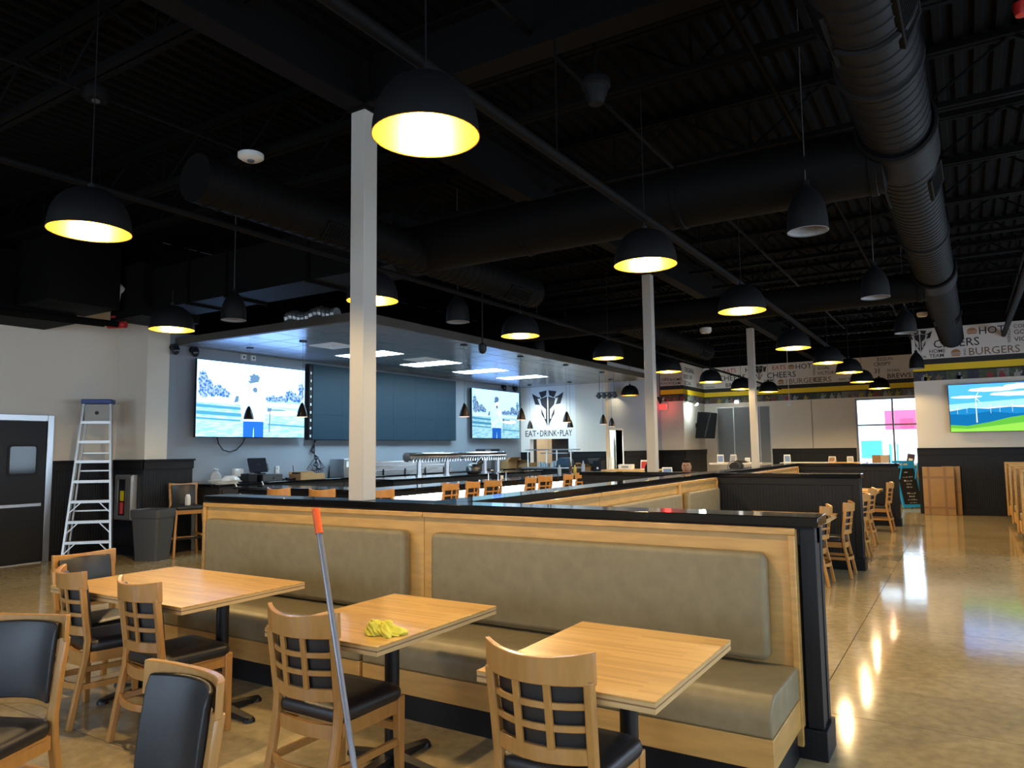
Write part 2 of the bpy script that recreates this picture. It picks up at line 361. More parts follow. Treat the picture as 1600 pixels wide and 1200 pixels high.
# TV wall at the right
wt = struct(MB().box(-.98, 3.6, 19.5, 19.72, 0, 4.3).obj('wall_right_far', cream)); MB().box(-.99, 3.6, 19.49, 19.72, 4.29, 5.06).obj('upper_wall', deckblack, wt)
wainscot(12, -1.0, 3.4, ('y', 19.5, -1))
# right wall and back wall with daylight windows (outside the picture)
mb = MB(); mb.box(3.4, 3.6, -5, 19.5, 0, .95).box(3.4, 3.6, -5, 19.5, 2.95, 5.06); e = -5.0
for k, yy in enumerate((-2.6, 1.0, 4.6, 8.2, 11.8, 15.4)):
    mb.box(3.4, 3.6, e, yy-1.2, .95, 2.95); e = yy+1.2
mb.box(3.4, 3.6, e, 19.6, .95, 2.95); struct(mb.obj('wall_right', cream))
mb = MB(); mb.box(-12.1, 3.6, -5.2, -5, 0, .95).box(-12.1, 3.6, -5.2, -5, 2.95, 5.06); e = -12.1
for xx in (-8.5, -4.5, -.5):
    mb.box(e, xx-1.5, -5.2, -5, .95, 2.95); e = xx+1.5
mb.box(e, 3.6, -5.2, -5, .95, 2.95); struct(mb.obj('wall_back', cream))
struct(MB().box(3.4, 3.6, 19.7, 25, 0, 5.06).obj('wall_right_passage', cream))

# wall graphics: photo strip, yellow stripe, black stripe and word band
def emblem(parent, x, y, z, s, face='-y', m=None):
    "abstract horned shield emblem, half shapes mirrored; local (u,w) 0..1"
    H = [[(-.03,1.0),(-.28,.96),(-.20,.79),(-.05,.86)], [(-.5,.93),(-.30,.82),(-.24,.82),(-.24,.78),(-.33,.78),(-.25,.60),(-.40,.62)],
         [(-.24,.77),(-.02,.83),(-.02,.47),(-.06,.47),(-.20,.60)], [(-.06,.48),(-.02,.48),(-.02,.0),(-.05,.08),(-.12,.22),(-.06,.2)],
         [(-.21,.50),(-.12,.30),(-.10,.20),(-.20,.34)]]
    mb = MB()
    for poly in H:
        for sg in (1, -1):
            mb.prism([(x+sg*u*s, z+w*s) for u, w in poly], 'y', y-.006, y)
    return mb.obj('emblem', m or inkblack, parent)
def burger(parent, x, z, y, w, h, m):
    mb = MB(); bun = [(x+w/2*math.cos(t), z+h*.45+h*.5*math.sin(t)) for t in [PI*k/8 for k in range(9)]]
    mb.prism(bun, 'y', y-.004, y); mb.box(x-w/2, x+w/2, y-.004, y, z+h*.24, z+h*.38); mb.prism(rrect(x-w*.46, x+w*.46, z, z+h*.18, h*.08, 3), 'y', y-.004, y)
    mb.obj('burger_print', m, parent)
PR = random.Random(11)
PHM = [mat('photo tone %d' % i, c, .6, noise=.5, nscale=14) for i, c in enumerate(((.03,.05,.04),(.02,.025,.04),(.16,.16,.18),(.07,.10,.05),(.10,.07,.05),(.22,.21,.2),(.04,.04,.07)))]
PFM = [mat('figure tone %d' % i, c, .6, noise=.4, nscale=25) for i, c in enumerate(((.35,.34,.33),(.03,.03,.05),(.30,.03,.04),(.35,.28,.05),(.25,.3,.36),(.18,.11,.08)))]
def blob(cx, cz, rx, rz, n=16, j=.0): return [(cx+rx*math.cos(2*PI*k/n)*(1+j*math.sin(k*2.4)), cz+rz*math.sin(2*PI*k/n)*(1+j*math.cos(k*3.1))) for k in range(n)]
def band(n, x0, x1, y, wall, words=(), emb=()):
    "words: (text, x, z, height, material, roll)"
    b = struct(MB().box(x0, x1, y-.012, y, 3.57, 4.29).obj('trim_%d' % n, bandwhite))
    MB().box(x0, x1, y-.014, y, 3.445, 3.57).obj('black_stripe', bandblack, b)
    MB().box(x0, x1, y-.014, y, 3.294, 3.445).obj('yellow_stripe', yellow, b)
    MB().box(x0, x1, y-.012, y, 3.262, 3.294).obj('black_line', bandblack, b)
    MB().box(x0, x1, y-.012, y, 3.066, 3.262).obj('photo_strip', photo_m, b)
    x = x0; k = 0
    while x < x1-.12 and x < 1.9:
        wd = min(PR.choice((.22,.28,.34,.40)), x1-x); m = PHM[PR.randrange(len(PHM))]
        ph = MB().box(x+.002, x+wd-.002, y-.0135, y-.012, 3.066, 3.262).obj('photo_print', m, b)
        for q in range(PR.choice((1,1,2))):
            cx = x+wd*PR.uniform(.25,.75); hh = PR.uniform(.11,.15); fm = PFM[PR.randrange(len(PFM))]
            MB().prism(blob(cx, 3.07+hh, .022, .026, 10), 'y', y-.0148, y-.0136).prism([(cx-.055,3.068),(cx+.055,3.068),(cx+.06,3.07+hh*.55),(cx+.03,3.07+hh*.8),(cx-.03,3.07+hh*.8),(cx-.06,3.07+hh*.55)], 'y', y-.0146, y-.0136).prism([(cx+.04,3.07+hh*.6),(cx+.10,3.07+hh*PR.uniform(.5,1.1)),(cx+.09,3.07+hh*.4)], 'y', y-.0146, y-.0136).obj('figure_print', fm, ph)
        x += wd
    for s, x, z, h, m, rl in words: text(s, h*1.38, m, b, (x, y-.013, z), roll=rl)
    return b
def wordset(o, full=True):
    L = [('FLAVOR', o-.03, 3.60, .06, inkblack, 0), ('EATS', o+.60, 4.09, .14, inkred, 0), ('HOT', o+1.32, 4.06, .17, inkblack, 0),
         ('CHEERS', o+.42, 3.82, .19, inkblack, 0), ('HOME', o+.33, 3.705, .085, inkblack, 0), ('TEAM', o+.33, 3.60, .085, inkblack, 0),
         ('FRIES', o+1.06, 3.60, .05, inkblack, 90), ('BURGERS', o+1.10, 3.60, .17, inktan, 0)]
    if full: L += [('WINGS', o+1.92, 3.82, .07, inkblack, 90), ('COLD', o+1.98, 4.14, .08, inkblack, 0), ('GOAL', o+1.98, 4.00, .10, inkblack, 0), ('VICTORY', o+1.98, 3.84, .10, inkblack, 0)]
    return L
b1 = band(13, -.98, 3.4, 19.5, wt, wordset(-.96) + [('BREWS', 1.95, 3.6, .15, inkblack, 0)])
emblem(b1, -.80, 19.487, 3.74, .52)
burger(b1, .24, 4.08, 19.488, .2, .15, inkbrown); burger(b1, -.10, 3.6, 19.488, .19, .17, inkbrown)
b2 = band(14, -7.6, 3.4, 24.8, ww, wordset(-7.5, False)[:4] + [('BREWS', -6.85, 3.60, .14, inkblack, 0), ('FRIES', -7.45, 3.78, .1, inkblack, 0), ('CORE', -6.1, 4.05, .17, inkblack, 0)] + wordset(-5.9) +
          [('GERS', -4.05, 3.60, .17, inktan, 0), ('SIZZLIN', -2.2, 4.16, .09, inkblack, 0), ('CRISPY', -2.3, 4.0, .11, inkblack, 0), ('31', -2.3, 3.78, .14, inkblack, 0), ('20 FAN', -1.95, 3.80, .08, inkblack, 0),
           ('BREWS', -1.95, 3.60, .15, inkblack, 0), ('GOAL', -2.9, 3.85, .10, inkblack, 0), ('HALF TIME', -3.3, 3.62, .07, inkblack, 0)])
burger(b2, -4.7, 4.08, 24.788, .2, .15, inkbrown); burger(b2, -5.04, 3.6, 24.788, .19, .17, inkbrown); burger(b2, -6.02, 3.6, 24.788, .2, .15, inkblack)
emblem(b2, -5.72, 24.787, 3.76, .5)
b3 = band(15, -8.35, -7.6, 22.6, wc, [('FLAVOR', -8.33, 3.62, .07, inkblack, 0), ('HOME', -7.98, 3.72, .09, inkblack, 0), ('TEAM', -7.98, 3.60, .09, inkblack, 0), ('GRILL', -8.3, 3.74, .1, inkblack, 0), ('CHEERS', -8.3, 3.98, .14, inkblack, 0)])
b4 = struct(MB().box(-7.6, -7.588, 22.6, 24.78, 3.57, 4.29).obj('trim_16', bandwhite))
MB().box(-7.6, -7.586, 22.6, 24.78, 3.445, 3.57).obj('black_stripe', bandblack, b4); MB().box(-7.6, -7.586, 22.6, 24.78, 3.294, 3.445).obj('yellow_stripe', yellow, b4)
MB().box(-7.6, -7.588, 22.6, 24.78, 3.066, 3.294).obj('photo_strip', photo_m, b4)
for s, yy, z, h in (('BREWS', 24.0, 3.6, .14), ('SIZZLING', 22.7, 3.6, .12), ('KICK OFF', 22.7, 3.8, .14), ('ORIGINAL', 22.75, 4.02, .16)):
    text(s, h*1.38, inkblack, b4, (-7.587, yy, z), '+x')

# ------------------------------------------------------------------ windows and doors
def frame_window(n, x0, x1, z0, z1, y, vs, hs, m=alu, glass=True):
    t = .05; mb = MB()
    mb.box(x0, x0+t, y, y+.1, z0, z1).box(x1-t, x1, y, y+.1, z0, z1).box(x0+t, x1-t, y, y+.1, z0, z0+t).box(x0+t, x1-t, y, y+.1, z1-t, z1)
    o = struct(mb.obj('window_%d' % n, m))
    xs = [x0+t]+[v for v in vs]+[x1-t]; zs = [z0+t]+list(hs)+[z1-t]
    for v in vs: MB().box(v-t/2, v+t/2, y+.01, y+.09, z0+t, z1-t).obj('mullion', m, o)
    for h in hs: MB().box(x0+t, x1-t, y+.012, y+.088, h-t/2, h+t/2).obj('transom', m, o)
    if glass:
        for i in range(len(xs)-1):
            for j in range(len(zs)-1): MB().box(xs[i], xs[i+1], y+.045, y+.051, zs[j], zs[j+1]).obj('pane', glass_m, o)
    return o
frame_window(1, -2.88, .6, .98, 3.02, 24.82, (-1.86, -.85), (2.20,), mat('grey window frame', (.22,.24,.27), .4, metal=.5))
w2 = frame_window(2, -7.2, -5.42, 1.05, 2.92, 24.82, (-6.62, -5.78), (2.2,))
bl = mat('grey roller blind', (.20,.21,.22), .55)
for i, (a, b) in enumerate(((-7.16, -6.64), (-6.6, -5.8), (-5.76, -5.46))): MB().box(a, b, 24.80, 24.815, 1.07, 2.90).obj('roller_blind', bl, w2)
# daylight windows on the unseen walls
for k, yy in enumerate((-2.6, 1.0, 4.6, 8.2, 11.8, 15.4)):
    t = .05; o = struct(MB().box(3.45, 3.55, yy-1.2, yy-1.15, .95, 2.95).box(3.45, 3.55, yy+1.15, yy+1.2, .95, 2.95).box(3.45, 3.55, yy-1.15, yy+1.15, .95, 1.0).box(3.45, 3.55, yy-1.15, yy+1.15, 2.9, 2.95).box(3.46, 3.54, yy-.025, yy+.025, 1, 2.9).obj('window_%d' % (3+k), alu))
for k, xx in enumerate((-8.5, -4.5, -.5)):
    frame_window(9+k, xx-1.5, xx+1.5, .95, 2.95, -5.15, (xx,), (), glass=False)
# kitchen swing door in the left wall
d = struct(MB().box(-11.88, -11.83, 5.71, 5.80, 0, 2.20).box(-11.88, -11.83, 4.78, 4.87, 0, 2.20).box(-11.88, -11.83, 4.87, 5.71, 2.11, 2.20).obj('door_1', steel, bevel=.004))
MB().box(-11.87, -11.845, 4.875, 5.705, .02, 2.105).obj('door_leaf', plastic_blk, d, bevel=.004)
MB().prism(rrect(5.18, 5.59, 1.30, 1.76, .05), 'x', -11.846, -11.834).obj('window_gasket', blackpaint, d)
MB().prism(rrect(5.21, 5.56, 1.33, 1.73, .035), 'x', -11.84, -11.831).obj('window_pane', mirror_g, d)
MB().box(-11.845, -11.825, 4.90, 5.66, .84, .89).obj('push_rail', steel, d, bevel=.005)
MB().box(-11.846, -11.84, 4.90, 5.69, .05, .50).obj('kick_plate', blackpaint, d)
# staff door in the passage, standing open to a bright room
d = struct(MB().box(-8.56, -8.33, 18.50, 18.53, 0, 2.13).box(-8.56, -8.33, 19.41, 19.46, 0, 2.13).box(-8.56, -8.33, 18.53, 19.41, 2.10, 2.15).obj('door_2', white_w))
MB().box(-9.38, -8.60, 19.36, 19.40, .02, 2.08).obj('door_leaf', mat('pale green door', (.5,.6,.52), .6), d)
struct(MB().box(-9.45, -9.4, 18.52, 19.6, 0, 2.6).obj('wall_back_room', white_w))
bl_ = bpy.data.lights.new('back room lamp', 'AREA'); bl_.energy = 60; bl_.size = .5; bo = bpy.data.objects.new('back_room_light', bl_); bo.location = (-8.95, 18.95, 2.5); COL.objects.link(bo)
struct(MB().box(-9.45, -8.56, 18.5, 19.6, 2.6, 2.65).obj('ceiling_back_room', white_w)); struct(MB().box(-9.45, -8.56, 19.55, 19.6, 0, 2.6).obj('wall_back_room_end', white_w))

# street outside the far window
gr = struct(MB().box(-40, 40, 25.0, 80, -.3, -.1).obj('ground', mat('pavement', (.45,.45,.43), .9, noise=.15)))
fb = thing('shop_building', 'white shop building across the street with pink sign panel', 'building', (-2, 44, -.1))
MB().box(-22, 22, 0, 6, 0, 9).obj('wall', mat('white render', (.8,.8,.78), .8), fb)
MB().box(-1.65, 4.5, -.5, 0, 2.5, 3.5).obj('sign_panel', mat('pink red sign', (.75,.05,.12), .5), fb)
MB().box(-.92, -.3, -.52, -.5, 2.5, 3.05).obj('sign_field', mat('deep pink sign', (.8,.02,.08), .5), fb)
for a, b, z0, z1 in ((-2.98, -1.81, .9, 2.0), (-1.64, -1.36, .2, 1.8), (-1.28, -1.05, .2, 1.8)):
    wn = MB().box(a, b, -.06, .02, z0, z1).obj('window_frame', alu, fb); MB().box(a+.08, b-.08, -.08, -.06, z0+.08, z1-.08).obj('pane', mat('blue tinted glass', (.05,.25,.42), .15), wn)

# ------------------------------------------------------------------ roof steel, ducts, pipes
def joist(x0, x1, y, side):
    t = thing('roof_joist', 'black open-web steel joist under the roof deck, %s of the girder' % side, 'joist', ((x0+x1)/2, y, 4.48), 0, 'roof joists %s of the girder' % side)
    h = (x1-x0)/2
    MB().box(-h, h, -.06, -.01, 0, .05).box(-h, h, .01, .06, 0, .05).obj('bottom_chord', deckblack, t)
    MB().box(-h, h, -.06, -.01, .50, .56).box(-h, h, .01, .06, .50, .56).obj('top_chord', deckblack, t)
    mb = MB(); n = max(2, int((x1-x0)/1.2)); st = (x1-x0)/n
    for k in range(n):
        a = -h+k*st
        mb.cyl((a, 0, .52), (a+st/2, 0, .03), .014, n=5).cyl((a+st/2, 0, .03), (a+st, 0, .52), .014, n=5)
        mb.cyl((a+st/2, 0, .03), (a+st/2, 0, .52), .010, n=5)
    mb.obj('web', deckblack, t); return t
ys = [-3.2, -1.7, -.2, 1.4, 2.9, 4.62, 5.35, 7.15, 8.67, 10.1, 11.85, 13.2, 14.6, 16.1, 17.6, 19.05, 20.5, 22.0, 23.5]
jl = joist(-11.85, -4.1, ys[0], 'left'); jr = joist(-3.8, 3.38, ys[0], 'right')
for y in ys[1:]:
    if y < 18: dup(jl, (jl.location.x, y, 4.48))
    else: dup(jl, (-6.0, y, 4.48), scale=(.5, 1, 1))
    if y < 19.3: dup(jr, (jr.location.x, y, 4.48))
    else: dup(jr, (-2.4, y, 4.48), scale=(.38, 1, 1))
def ibeam(name, label, p0, p1, axis, z0, z1, w):
    t = thing(name, label, 'beam', (0,0,0)); tf = .018
    def bx(a, b, c, d): return MB().box(-b+p0[0], b+p0[0], p0[1], p1[1], c, d) if axis == 'y' else MB().box(p0[0], p1[0], -b+p0[1], b+p0[1], c, d)
    bx(0, w/2, z0, z0+tf).obj('bottom_flange', ductblack, t); bx(0, .006, z0+tf, z1-tf).obj('web', ductblack, t); bx(0, w/2, z1-tf, z1).obj('top_flange', ductblack, t); return t
ibeam('roof_girder', 'black steel girder running front to back over the cream posts', (-3.95, -4.9), (-3.95, 24.7), 'y', 4.30, 4.76, .19)
ibeam('roof_girder', 'black steel cross girder running right from the nearest cream post', (-3.85, 4.17), (3.38, 4.17), 'x', 4.30, 4.76, .19)
def spiral(name, label, x, y0, y1, z, r, m, group=None):
    t = thing(name, label, 'duct', (x, y0, z)); L = y1-y0
    mb = MB(); n = 28; pr = []; y = 0
    while y < L-.01:
        pr += [(r, y), (r, y+.10), (r+.007, y+.108), (r+.007, y+.118)]; y += .125
    pr += [(r, L)]
    mb.rings([[(rr*math.cos(2*PI*k/n), yy, rr*math.sin(2*PI*k/n)) for k in range(n)] for rr, yy in pr]); mb.obj('duct_body', m, t, smooth=True); return t, L
def collar(t, y, r, m, w=.09):
    n = 28; MB().rings([[(rr*math.cos(2*PI*k/n), yy, rr*math.sin(2*PI*k/n)) for k in range(n)] for rr, yy in ((r, y), (r+.02, y+.01), (r+.02, y+w), (r, y+w+.01))], caps=False).obj('collar', m, t, smooth=True)
def register(t, y, a, r, L=.55, wd=.20, m=None):
    "grille saddle on the side of a round duct at angle a (degrees from +x toward +z)"
    M = Matrix.Rotation(R(-a), 4, 'Y')
    g = MB().box(r-.05, r+.008, y, y+L, -wd/2, wd/2, M).obj('register_frame', ductblack, t)
    mb = MB(); k = 0
    while k < L-.06: mb.box(r+.006, r+.012, y+.03+k, y+.045+k, -wd/2+.02, wd/2-.02, M); k += .035
    mb.obj('register_louvre', deckblack, g)
t, L = spiral('spiral_duct', 'large dark grey round spiral duct running front to back overhead at right', -.36, 2.0, 18.4, 3.92, .23, ductgrey)
t.rotation_euler = (0, 0, R(-.7))
for y in (3.6, 6.55, 10.9, 14.5): register(t, y-2.0+.2, -155, .23); register(t, y-2.0+.2, -25, .23)
for y in (4.15, 4.75, 9.0): collar(t, y-2.0, .232, ductgrey, .05)
for y in (5.85, 11.05): collar(t, y-2.0, .245, ductgrey, .62); collar(t, y-2.02, .255, ductblack, .07)
def trunk(label, x0, x1, y, z, r):
    t = thing('trunk_duct', label, 'duct', (x0, y, z)); L = x1-x0; n = 28
    MB().rings([[(xx, rr*math.cos(2*PI*k/n), rr*math.sin(2*PI*k/n)) for k in range(n)] for rr, xx in ((r,0),(r,L))]).obj('duct_body', ductblack, t, smooth=True)
    for xx in (0.02, L*.33, L*.66, L-.1): MB().rings([[(q, rr*math.cos(2*PI*k/n), rr*math.sin(2*PI*k/n)) for k in range(n)] for rr, q in ((r,xx),(r+.012,xx+.005),(r+.012,xx+.05),(r,xx+.055))], caps=False).obj('collar', ductblack, t, smooth=True)
    return t
trunk('smooth black round trunk duct crossing overhead behind the nearest lit pendant', -5.2, -.42, 6.15, 3.79, .26)
trunk('black round trunk duct crossing overhead above the second cream post', -8.6, -.36, 11.35, 3.75, .20)
t, _ = spiral('supply_duct', 'black round supply duct with end cap above the left pendant row', -4.9, 3.34, 8.42, 3.70, .19, ductblack)
for a in (-150, -40): register(t, 1.2, a, .19, wd=.17); register(t, 4.3, a, .19, wd=.17)
t, _ = spiral('supply_duct', 'black round supply duct ending beside the second cream post', -4.86, 11.3, 16.1, 3.72, .18, ductblack)
for a in (-150, -40): register(t, 4.1, a, .18, wd=.16)
def boxduct(label, x0, x1, y0, y1, z0, z1, fl=()):
    t = thing('box_duct', label, 'duct', ((x0+x1)/2, (y0+y1)/2, z0)); a, b, c = (x1-x0)/2, (y1-y0)/2, z1-z0
    MB().box(-a, a, -b, b, 0, c).obj('duct_body', ductblack, t)
    for f in fl: MB().box(f-.02, f+.02, -b-.03, b+.03, -.03, c+.03).obj('flange', deckblack, t)
    return t
boxduct('long rectangular black duct running left above the bar soffit edge', -9.6, -5.2, 5.95, 6.55, 3.62, 4.2, (-1.4, -.6, .9))
boxduct('black fan box hanging at the left end of the bar soffit', -10.4, -9.62, 5.8, 6.7, 3.52, 4.28)
boxduct('black box duct hanging near the kitchen wall above the ladder', -10.9, -10.0, 4.75, 5.7, 3.62, 4.5)
boxduct('low black box duct against the kitchen wall left of the ladder', -11.84, -10.92, 3.6, 5.6, 3.5, 4.4)
t = thing('pipe_pair', 'pair of black pipes bending down the box ducts by the kitchen wall', 'pipe', (0,0,0))
for dx, dy in ((0,0), (.13,.12)):
    MB().tube([(-10.84+dx, 4.2+dy, 4.8), (-10.84+dx, 4.2+dy, 3.62), (-10.84+dx, 4.24+dy, 3.54), (-10.82+dx, 4.4+dy, 3.50), (-10.4+dx, 5.72+dy, 3.46)], .045, 10).obj('pipe', deckblack, t, smooth=True)
t = thing('sprinkler_valve', 'red sprinkler valve fitting at the end of black pipes', 'valve', (-10.33, 5.86, 3.46))
MB().cyl((-.12,-.06,0), (.12,.06,0), .05).obj('body', red_lens, t, smooth=True); MB().lathe([(.08,0),(.09,.01),(.09,.02),(.08,.03)], (0,0,.09), 12).cyl((0,0,.0),(0,0,.1),.012).obj('hand_wheel', red_lens, t)
t = thing('ceiling_spotlight', 'small white spotlight fixed to the black fan box', 'spotlight', (-10.1, 5.79, 3.92))
MB().cyl((0,0,0), (0,-.07,.03), .05, .07).obj('head', plastic_wht, t, smooth=True); MB().cyl((0,-.03,0), (0,-.05,-.16), .018).obj('stem', plastic_wht, t)
def pipe(label, pts, r, hang=()):
    t = thing('ceiling_pipe', label, 'pipe', (0,0,0)); MB().tube(pts, r, 12).obj('pipe', ductblack if r < .05 else ductgrey, t, smooth=True)
    for p in hang: MB().cyl((p[0], p[1], p[2]+r*.9), (p[0], p[1], 5.06), .006, n=6).obj('hanger_rod', deckblack, t)
    return t
pipe('long black pipe above the right row of lit pendants', [(-2.13,-4.9,3.44),(-2.10,3.5,3.44),(-2.08,10,3.44),(-2.16,24.7,3.44)], .034, [(-2.12,y,3.44) for y in (.9,4.0,7.0,9.5,14,17.5)])
pipe('long black pipe above the left row of lit pendants', [(-5.05,-4.9,3.44),(-4.98,6.6,3.44),(-5.05,24.7,3.44)], .026, [(-5.0,y,3.44) for y in (1.2,6.6,9.6,15)])
pipe('grey pipe near the ceiling reaching the television wall', [(.83,6,4.0),(.85,14,4.0),(.83,19.46,4.0)], .05, [(.84,9.2,4.0),(.85,14,4.0)])
pipe('thin pale conduit under the roof joists left of the nearest post', [(-5.75,-4.9,4.44),(-5.72,2.8,4.44),(-5.68,4.3,4.44)], .012)
for x in (-2.4, -1.15, .9): pipe({-2.4:'thin bridging pipe crossing under the joists left of the unlit bells', -1.15:'thin bridging pipe under the joists beside the spiral duct', .9:'thin bridging pipe under the joists right of the spiral duct'}[x], [(x,-4.9,4.455),(x,19.4,4.455)], .018)
def lathe_thing(name, label, cat, loc, prof, m, pname='body', group=None, n=24):
    t = thing(name, label, cat, loc, 0, group); MB().lathe(prof, (0,0,0), n).obj(pname, m, t, smooth=True); return t
t = lathe_thing('smoke_detector', 'white ceiling detector dish left of the nearest cream post', 'detector', (-5.68, 4.46, 4.42), [(.001,-.03),(.08,-.03),(.12,-.005),(.12,.03),(.001,.04)], plastic_wht)
MB().lathe([(.001,-.045),(.03,-.045),(.035,-.03)]).obj('sensor', plastic_gry, t)
t = lathe_thing('smoke_detector', 'white round detector above the second supply duct end', 'detector', (-4.88, 16.23, 4.2), [(.001,-.05),(.10,-.04),(.13,.0),(.13,.08),(.001,.09)], plastic_wht); MB().cyl((0,0,.08),(0,0,.85),.012).obj('stem', deckblack, t)
t = lathe_thing('smoke_detector', 'small pale detector beside the far end of the spiral duct', 'detector', (-.62, 16.8, 4.2), [(.001,-.03),(.08,-.03),(.1,.0),(.1,.05),(.001,.06)], plastic_wht); MB().cyl((0,0,.05),(0,0,.85),.012).obj('stem', deckblack, t)
t = lathe_thing('junction_cap', 'black round junction box on the left roof joist', 'junction box', (-5.7, 3.0, 4.44), [(.001,-.05),(.08,-.05),(.1,-.02),(.1,.04),(.001,.04)], ductblack); MB().lathe([(.001,-.06),(.03,-.06),(.03,-.05)]).obj('knob', plastic_gry, t)
t = lathe_thing('fire_beacon', 'tiny red beacon hanging at the top right', 'beacon', (.43, 5.19, 4.16), [(.001,0),(.035,.005),(.045,.04),(.045,.08),(.001,.085)], red_lens); MB().cyl((0,0,.08),(0,0,.9),.01).obj('stem', deckblack, t)
t = lathe_thing('fire_beacon', 'small red beacon under the end of the second supply duct', 'beacon', (-4.85, 16.2, 3.55), [(.001,0),(.05,.005),(.06,.03),(.06,.06),(.001,.065)], red_lens); MB().cyl((0,0,.06),(0,0,1.5),.008).obj('stem', deckblack, t)
t = lathe_thing('pendant_speaker', 'dark pendant speaker hanging from the roof right of the nearest lamp', 'speaker', (-2.09, 4.55, 4.02), [(.001,0),(.05,.005),(.075,.06),(.09,.12),(.105,.13),(.105,.17),(.08,.2),(.001,.22)], ductgrey); MB().cyl((0,0,.21),(0,0,1.05),.012).obj('stem', deckblack, t)

# ------------------------------------------------------------------ bar soffit with tiled ceiling
so_ = struct(MB().box(-11.05, -6.92, 7.25, 18.3, 3.47, 3.5).obj('ceiling_bar', soffit_m))
MB().box(-6.98, -6.92, 7.25, 18.3, 3.385, 3.47).obj('fascia', soffit_m, so_); MB().box(-11.05, -6.98, 7.25, 7.31, 3.385, 3.47).obj('fascia', soffit_m, so_)
MB().box(-11.04, -7.0, 7.33, 18.28, 3.402, 3.41).obj('tile_grid', mat('grid dark', (.02,.02,.022), .5), so_)
xs = [-11.04, -10.57, -9.96, -9.35, -8.74, -8.13, -7.52, -6.99]; ysr = [7.32]+[7.93+.61*k for k in range(17)]+[18.27]
lights = [(-9.96, 9.76), (-9.96, 11.59), (-9.96, 13.42), (-9.96, 15.25)]; diff = [(-9.35, 8.54), (-9.35, 10.98)]
skip = set()
for lx, ly in lights: skip |= {(round(lx,2), round(ly,2)), (round(lx+.61,2), round(ly,2))}
for lx, ly in diff: skip.add((round(lx,2), round(ly,2)))
for i in range(7):
    for j in range(18):
        if (round(xs[i],2), round(ysr[j],2)) in skip: continue
        MB().box(xs[i]+.009, xs[i+1]-.009, ysr[j]+.009, ysr[j+1]-.009, 3.385, 3.40).obj('ceiling_tile', tile_m, so_)
LN = ['nearest', 'second nearest', 'third nearest', 'farthest']
for k, (lx, ly) in enumerate(lights):
    t = thing('ceiling_light', '%s bright rectangular light panel set in the bar ceiling' % LN[k], 'ceiling light', (lx+.61, ly+.305, 3.385), 0, 'light panels over the bar')
    MB().box(-.59, .59, -.285, .285, .0, .012).obj('diffuser', panel_l, t)
    MB().box(-.607, -.59, -.3, .3, -.004, .016).box(.59, .607, -.3, .3, -.004, .016).box(-.59, .59, -.3, -.285, -.004, .016).box(-.59, .59, .285, .3, -.004, .016).obj('frame', white_w, t)
for k, (lx, ly) in enumerate(diff):
    t = thing('air_diffuser', ['square white air diffuser in the bar ceiling nearest the left screen', 'square grey air diffuser in the bar ceiling behind the second light panel'][k], 'air vent', (lx+.305, ly+.305, 3.385))
    MB().box(-.3, .3, -.3, .3, .004, .015).obj('backing', white_w, t)
    for s in (.28, .19, .10): MB().box(-s, s, -s, -s+.03, -.008, .006).box(-s, s, s-.03, s, -.008, .006).box(-s, -s+.03, -s+.03, s-.03, -.008, .006).box(s-.03, s, -s+.03, s-.03, -.008, .006).obj('vane', white_w, t)

t = thing('flexible_duct', 'crinkled silver flexible duct lying above the bar soffit', 'duct', (-8.6, 7.95, 3.62)); rf = random.Random(2)
MB().rings([[(-.55+1.1*i/24, (.10 if i%2 else .08)*math.cos(2*PI*k/12)*(1+.1*rf.random()), .10+.03*math.sin(i*.5)+(.10 if i%2 else .08)*math.sin(2*PI*k/12)*(1+.1*rf.random())) for k in range(12)] for i in range(25)]).obj('foil_hose', alu, t)
MB().box(-.02,.02,-.02,.02,-.13,.02).obj('support', ductblack, t)
t = thing('hanging_sensor', 'small dark cone hanging on a rod in front of the pale passage wall', 'sensor', (-7.55, 20.4, 2.86)); MB().lathe([(.001,0),(.03,.02),(.09,.18),(.09,.21),(.001,.22)],n=16).obj('cone', shade_brn, t, smooth=True); MB().cyl((0,0,.21),(0,0,2.2),.012,n=8).obj('rod', shade_blk, t)

# ------------------------------------------------------------------ pendant lamps
def dome_prof(r, h, n=8): return [(r*math.cos(PI/2*k/n)**.75 if k < n else .012, h*math.sin(PI/2*k/n)) for k in range(n+1)]
def make_pendant(loc, label):
    t = thing('pendant_lamp', label, 'pendant lamp', loc, 0, 'lit dome pendants')
    MB().lathe(dome_prof(.25, .285), n=40).obj('shade', shade_blk, t, smooth=True)
    MB().lathe([(r*.985-.002, max(z-.004,0.0005)) for r, z in dome_prof(.25, .283)], n=40).lathe([(.25,0),(.252,-.003),(.247,-.004),(.244,.001)], n=40).obj('lining', gold, t, smooth=True)
    MB().cyl((0,0,.27), (0,0,.32), .022).obj('cap', shade_blk, t, smooth=True)
    MB().cyl((0,0,.20), (0,0,.265), .02).obj('socket', shade_blk, t)
    b = MB().lathe([(.001,.10),(.022,.105),(.034,.125),(.036,.145),(.028,.17),(.018,.20),(.001,.201)], n=12).obj('bulb', bulb_m, t, smooth=True)
    MB().cyl((0,0,.32), (0,0,5.05-loc[2]), .004, n=6).obj('cord', shade_blk, t)
    return t
def lamp_light(t):
    l = bpy.data.lights.new('pendant_bulb_light', 'POINT'); l.energy = LAMP_W*(.12 if t.location.x < -7.9 and t.location.y > 18 else 1); l.color = LAMP_COL; l.shadow_soft_size = .03
    o = bpy.data.objects.new('pendant_bulb_light', l); o.location = (t.location.x, t.location.y, t.location.z+.075); COL.objects.link(o)
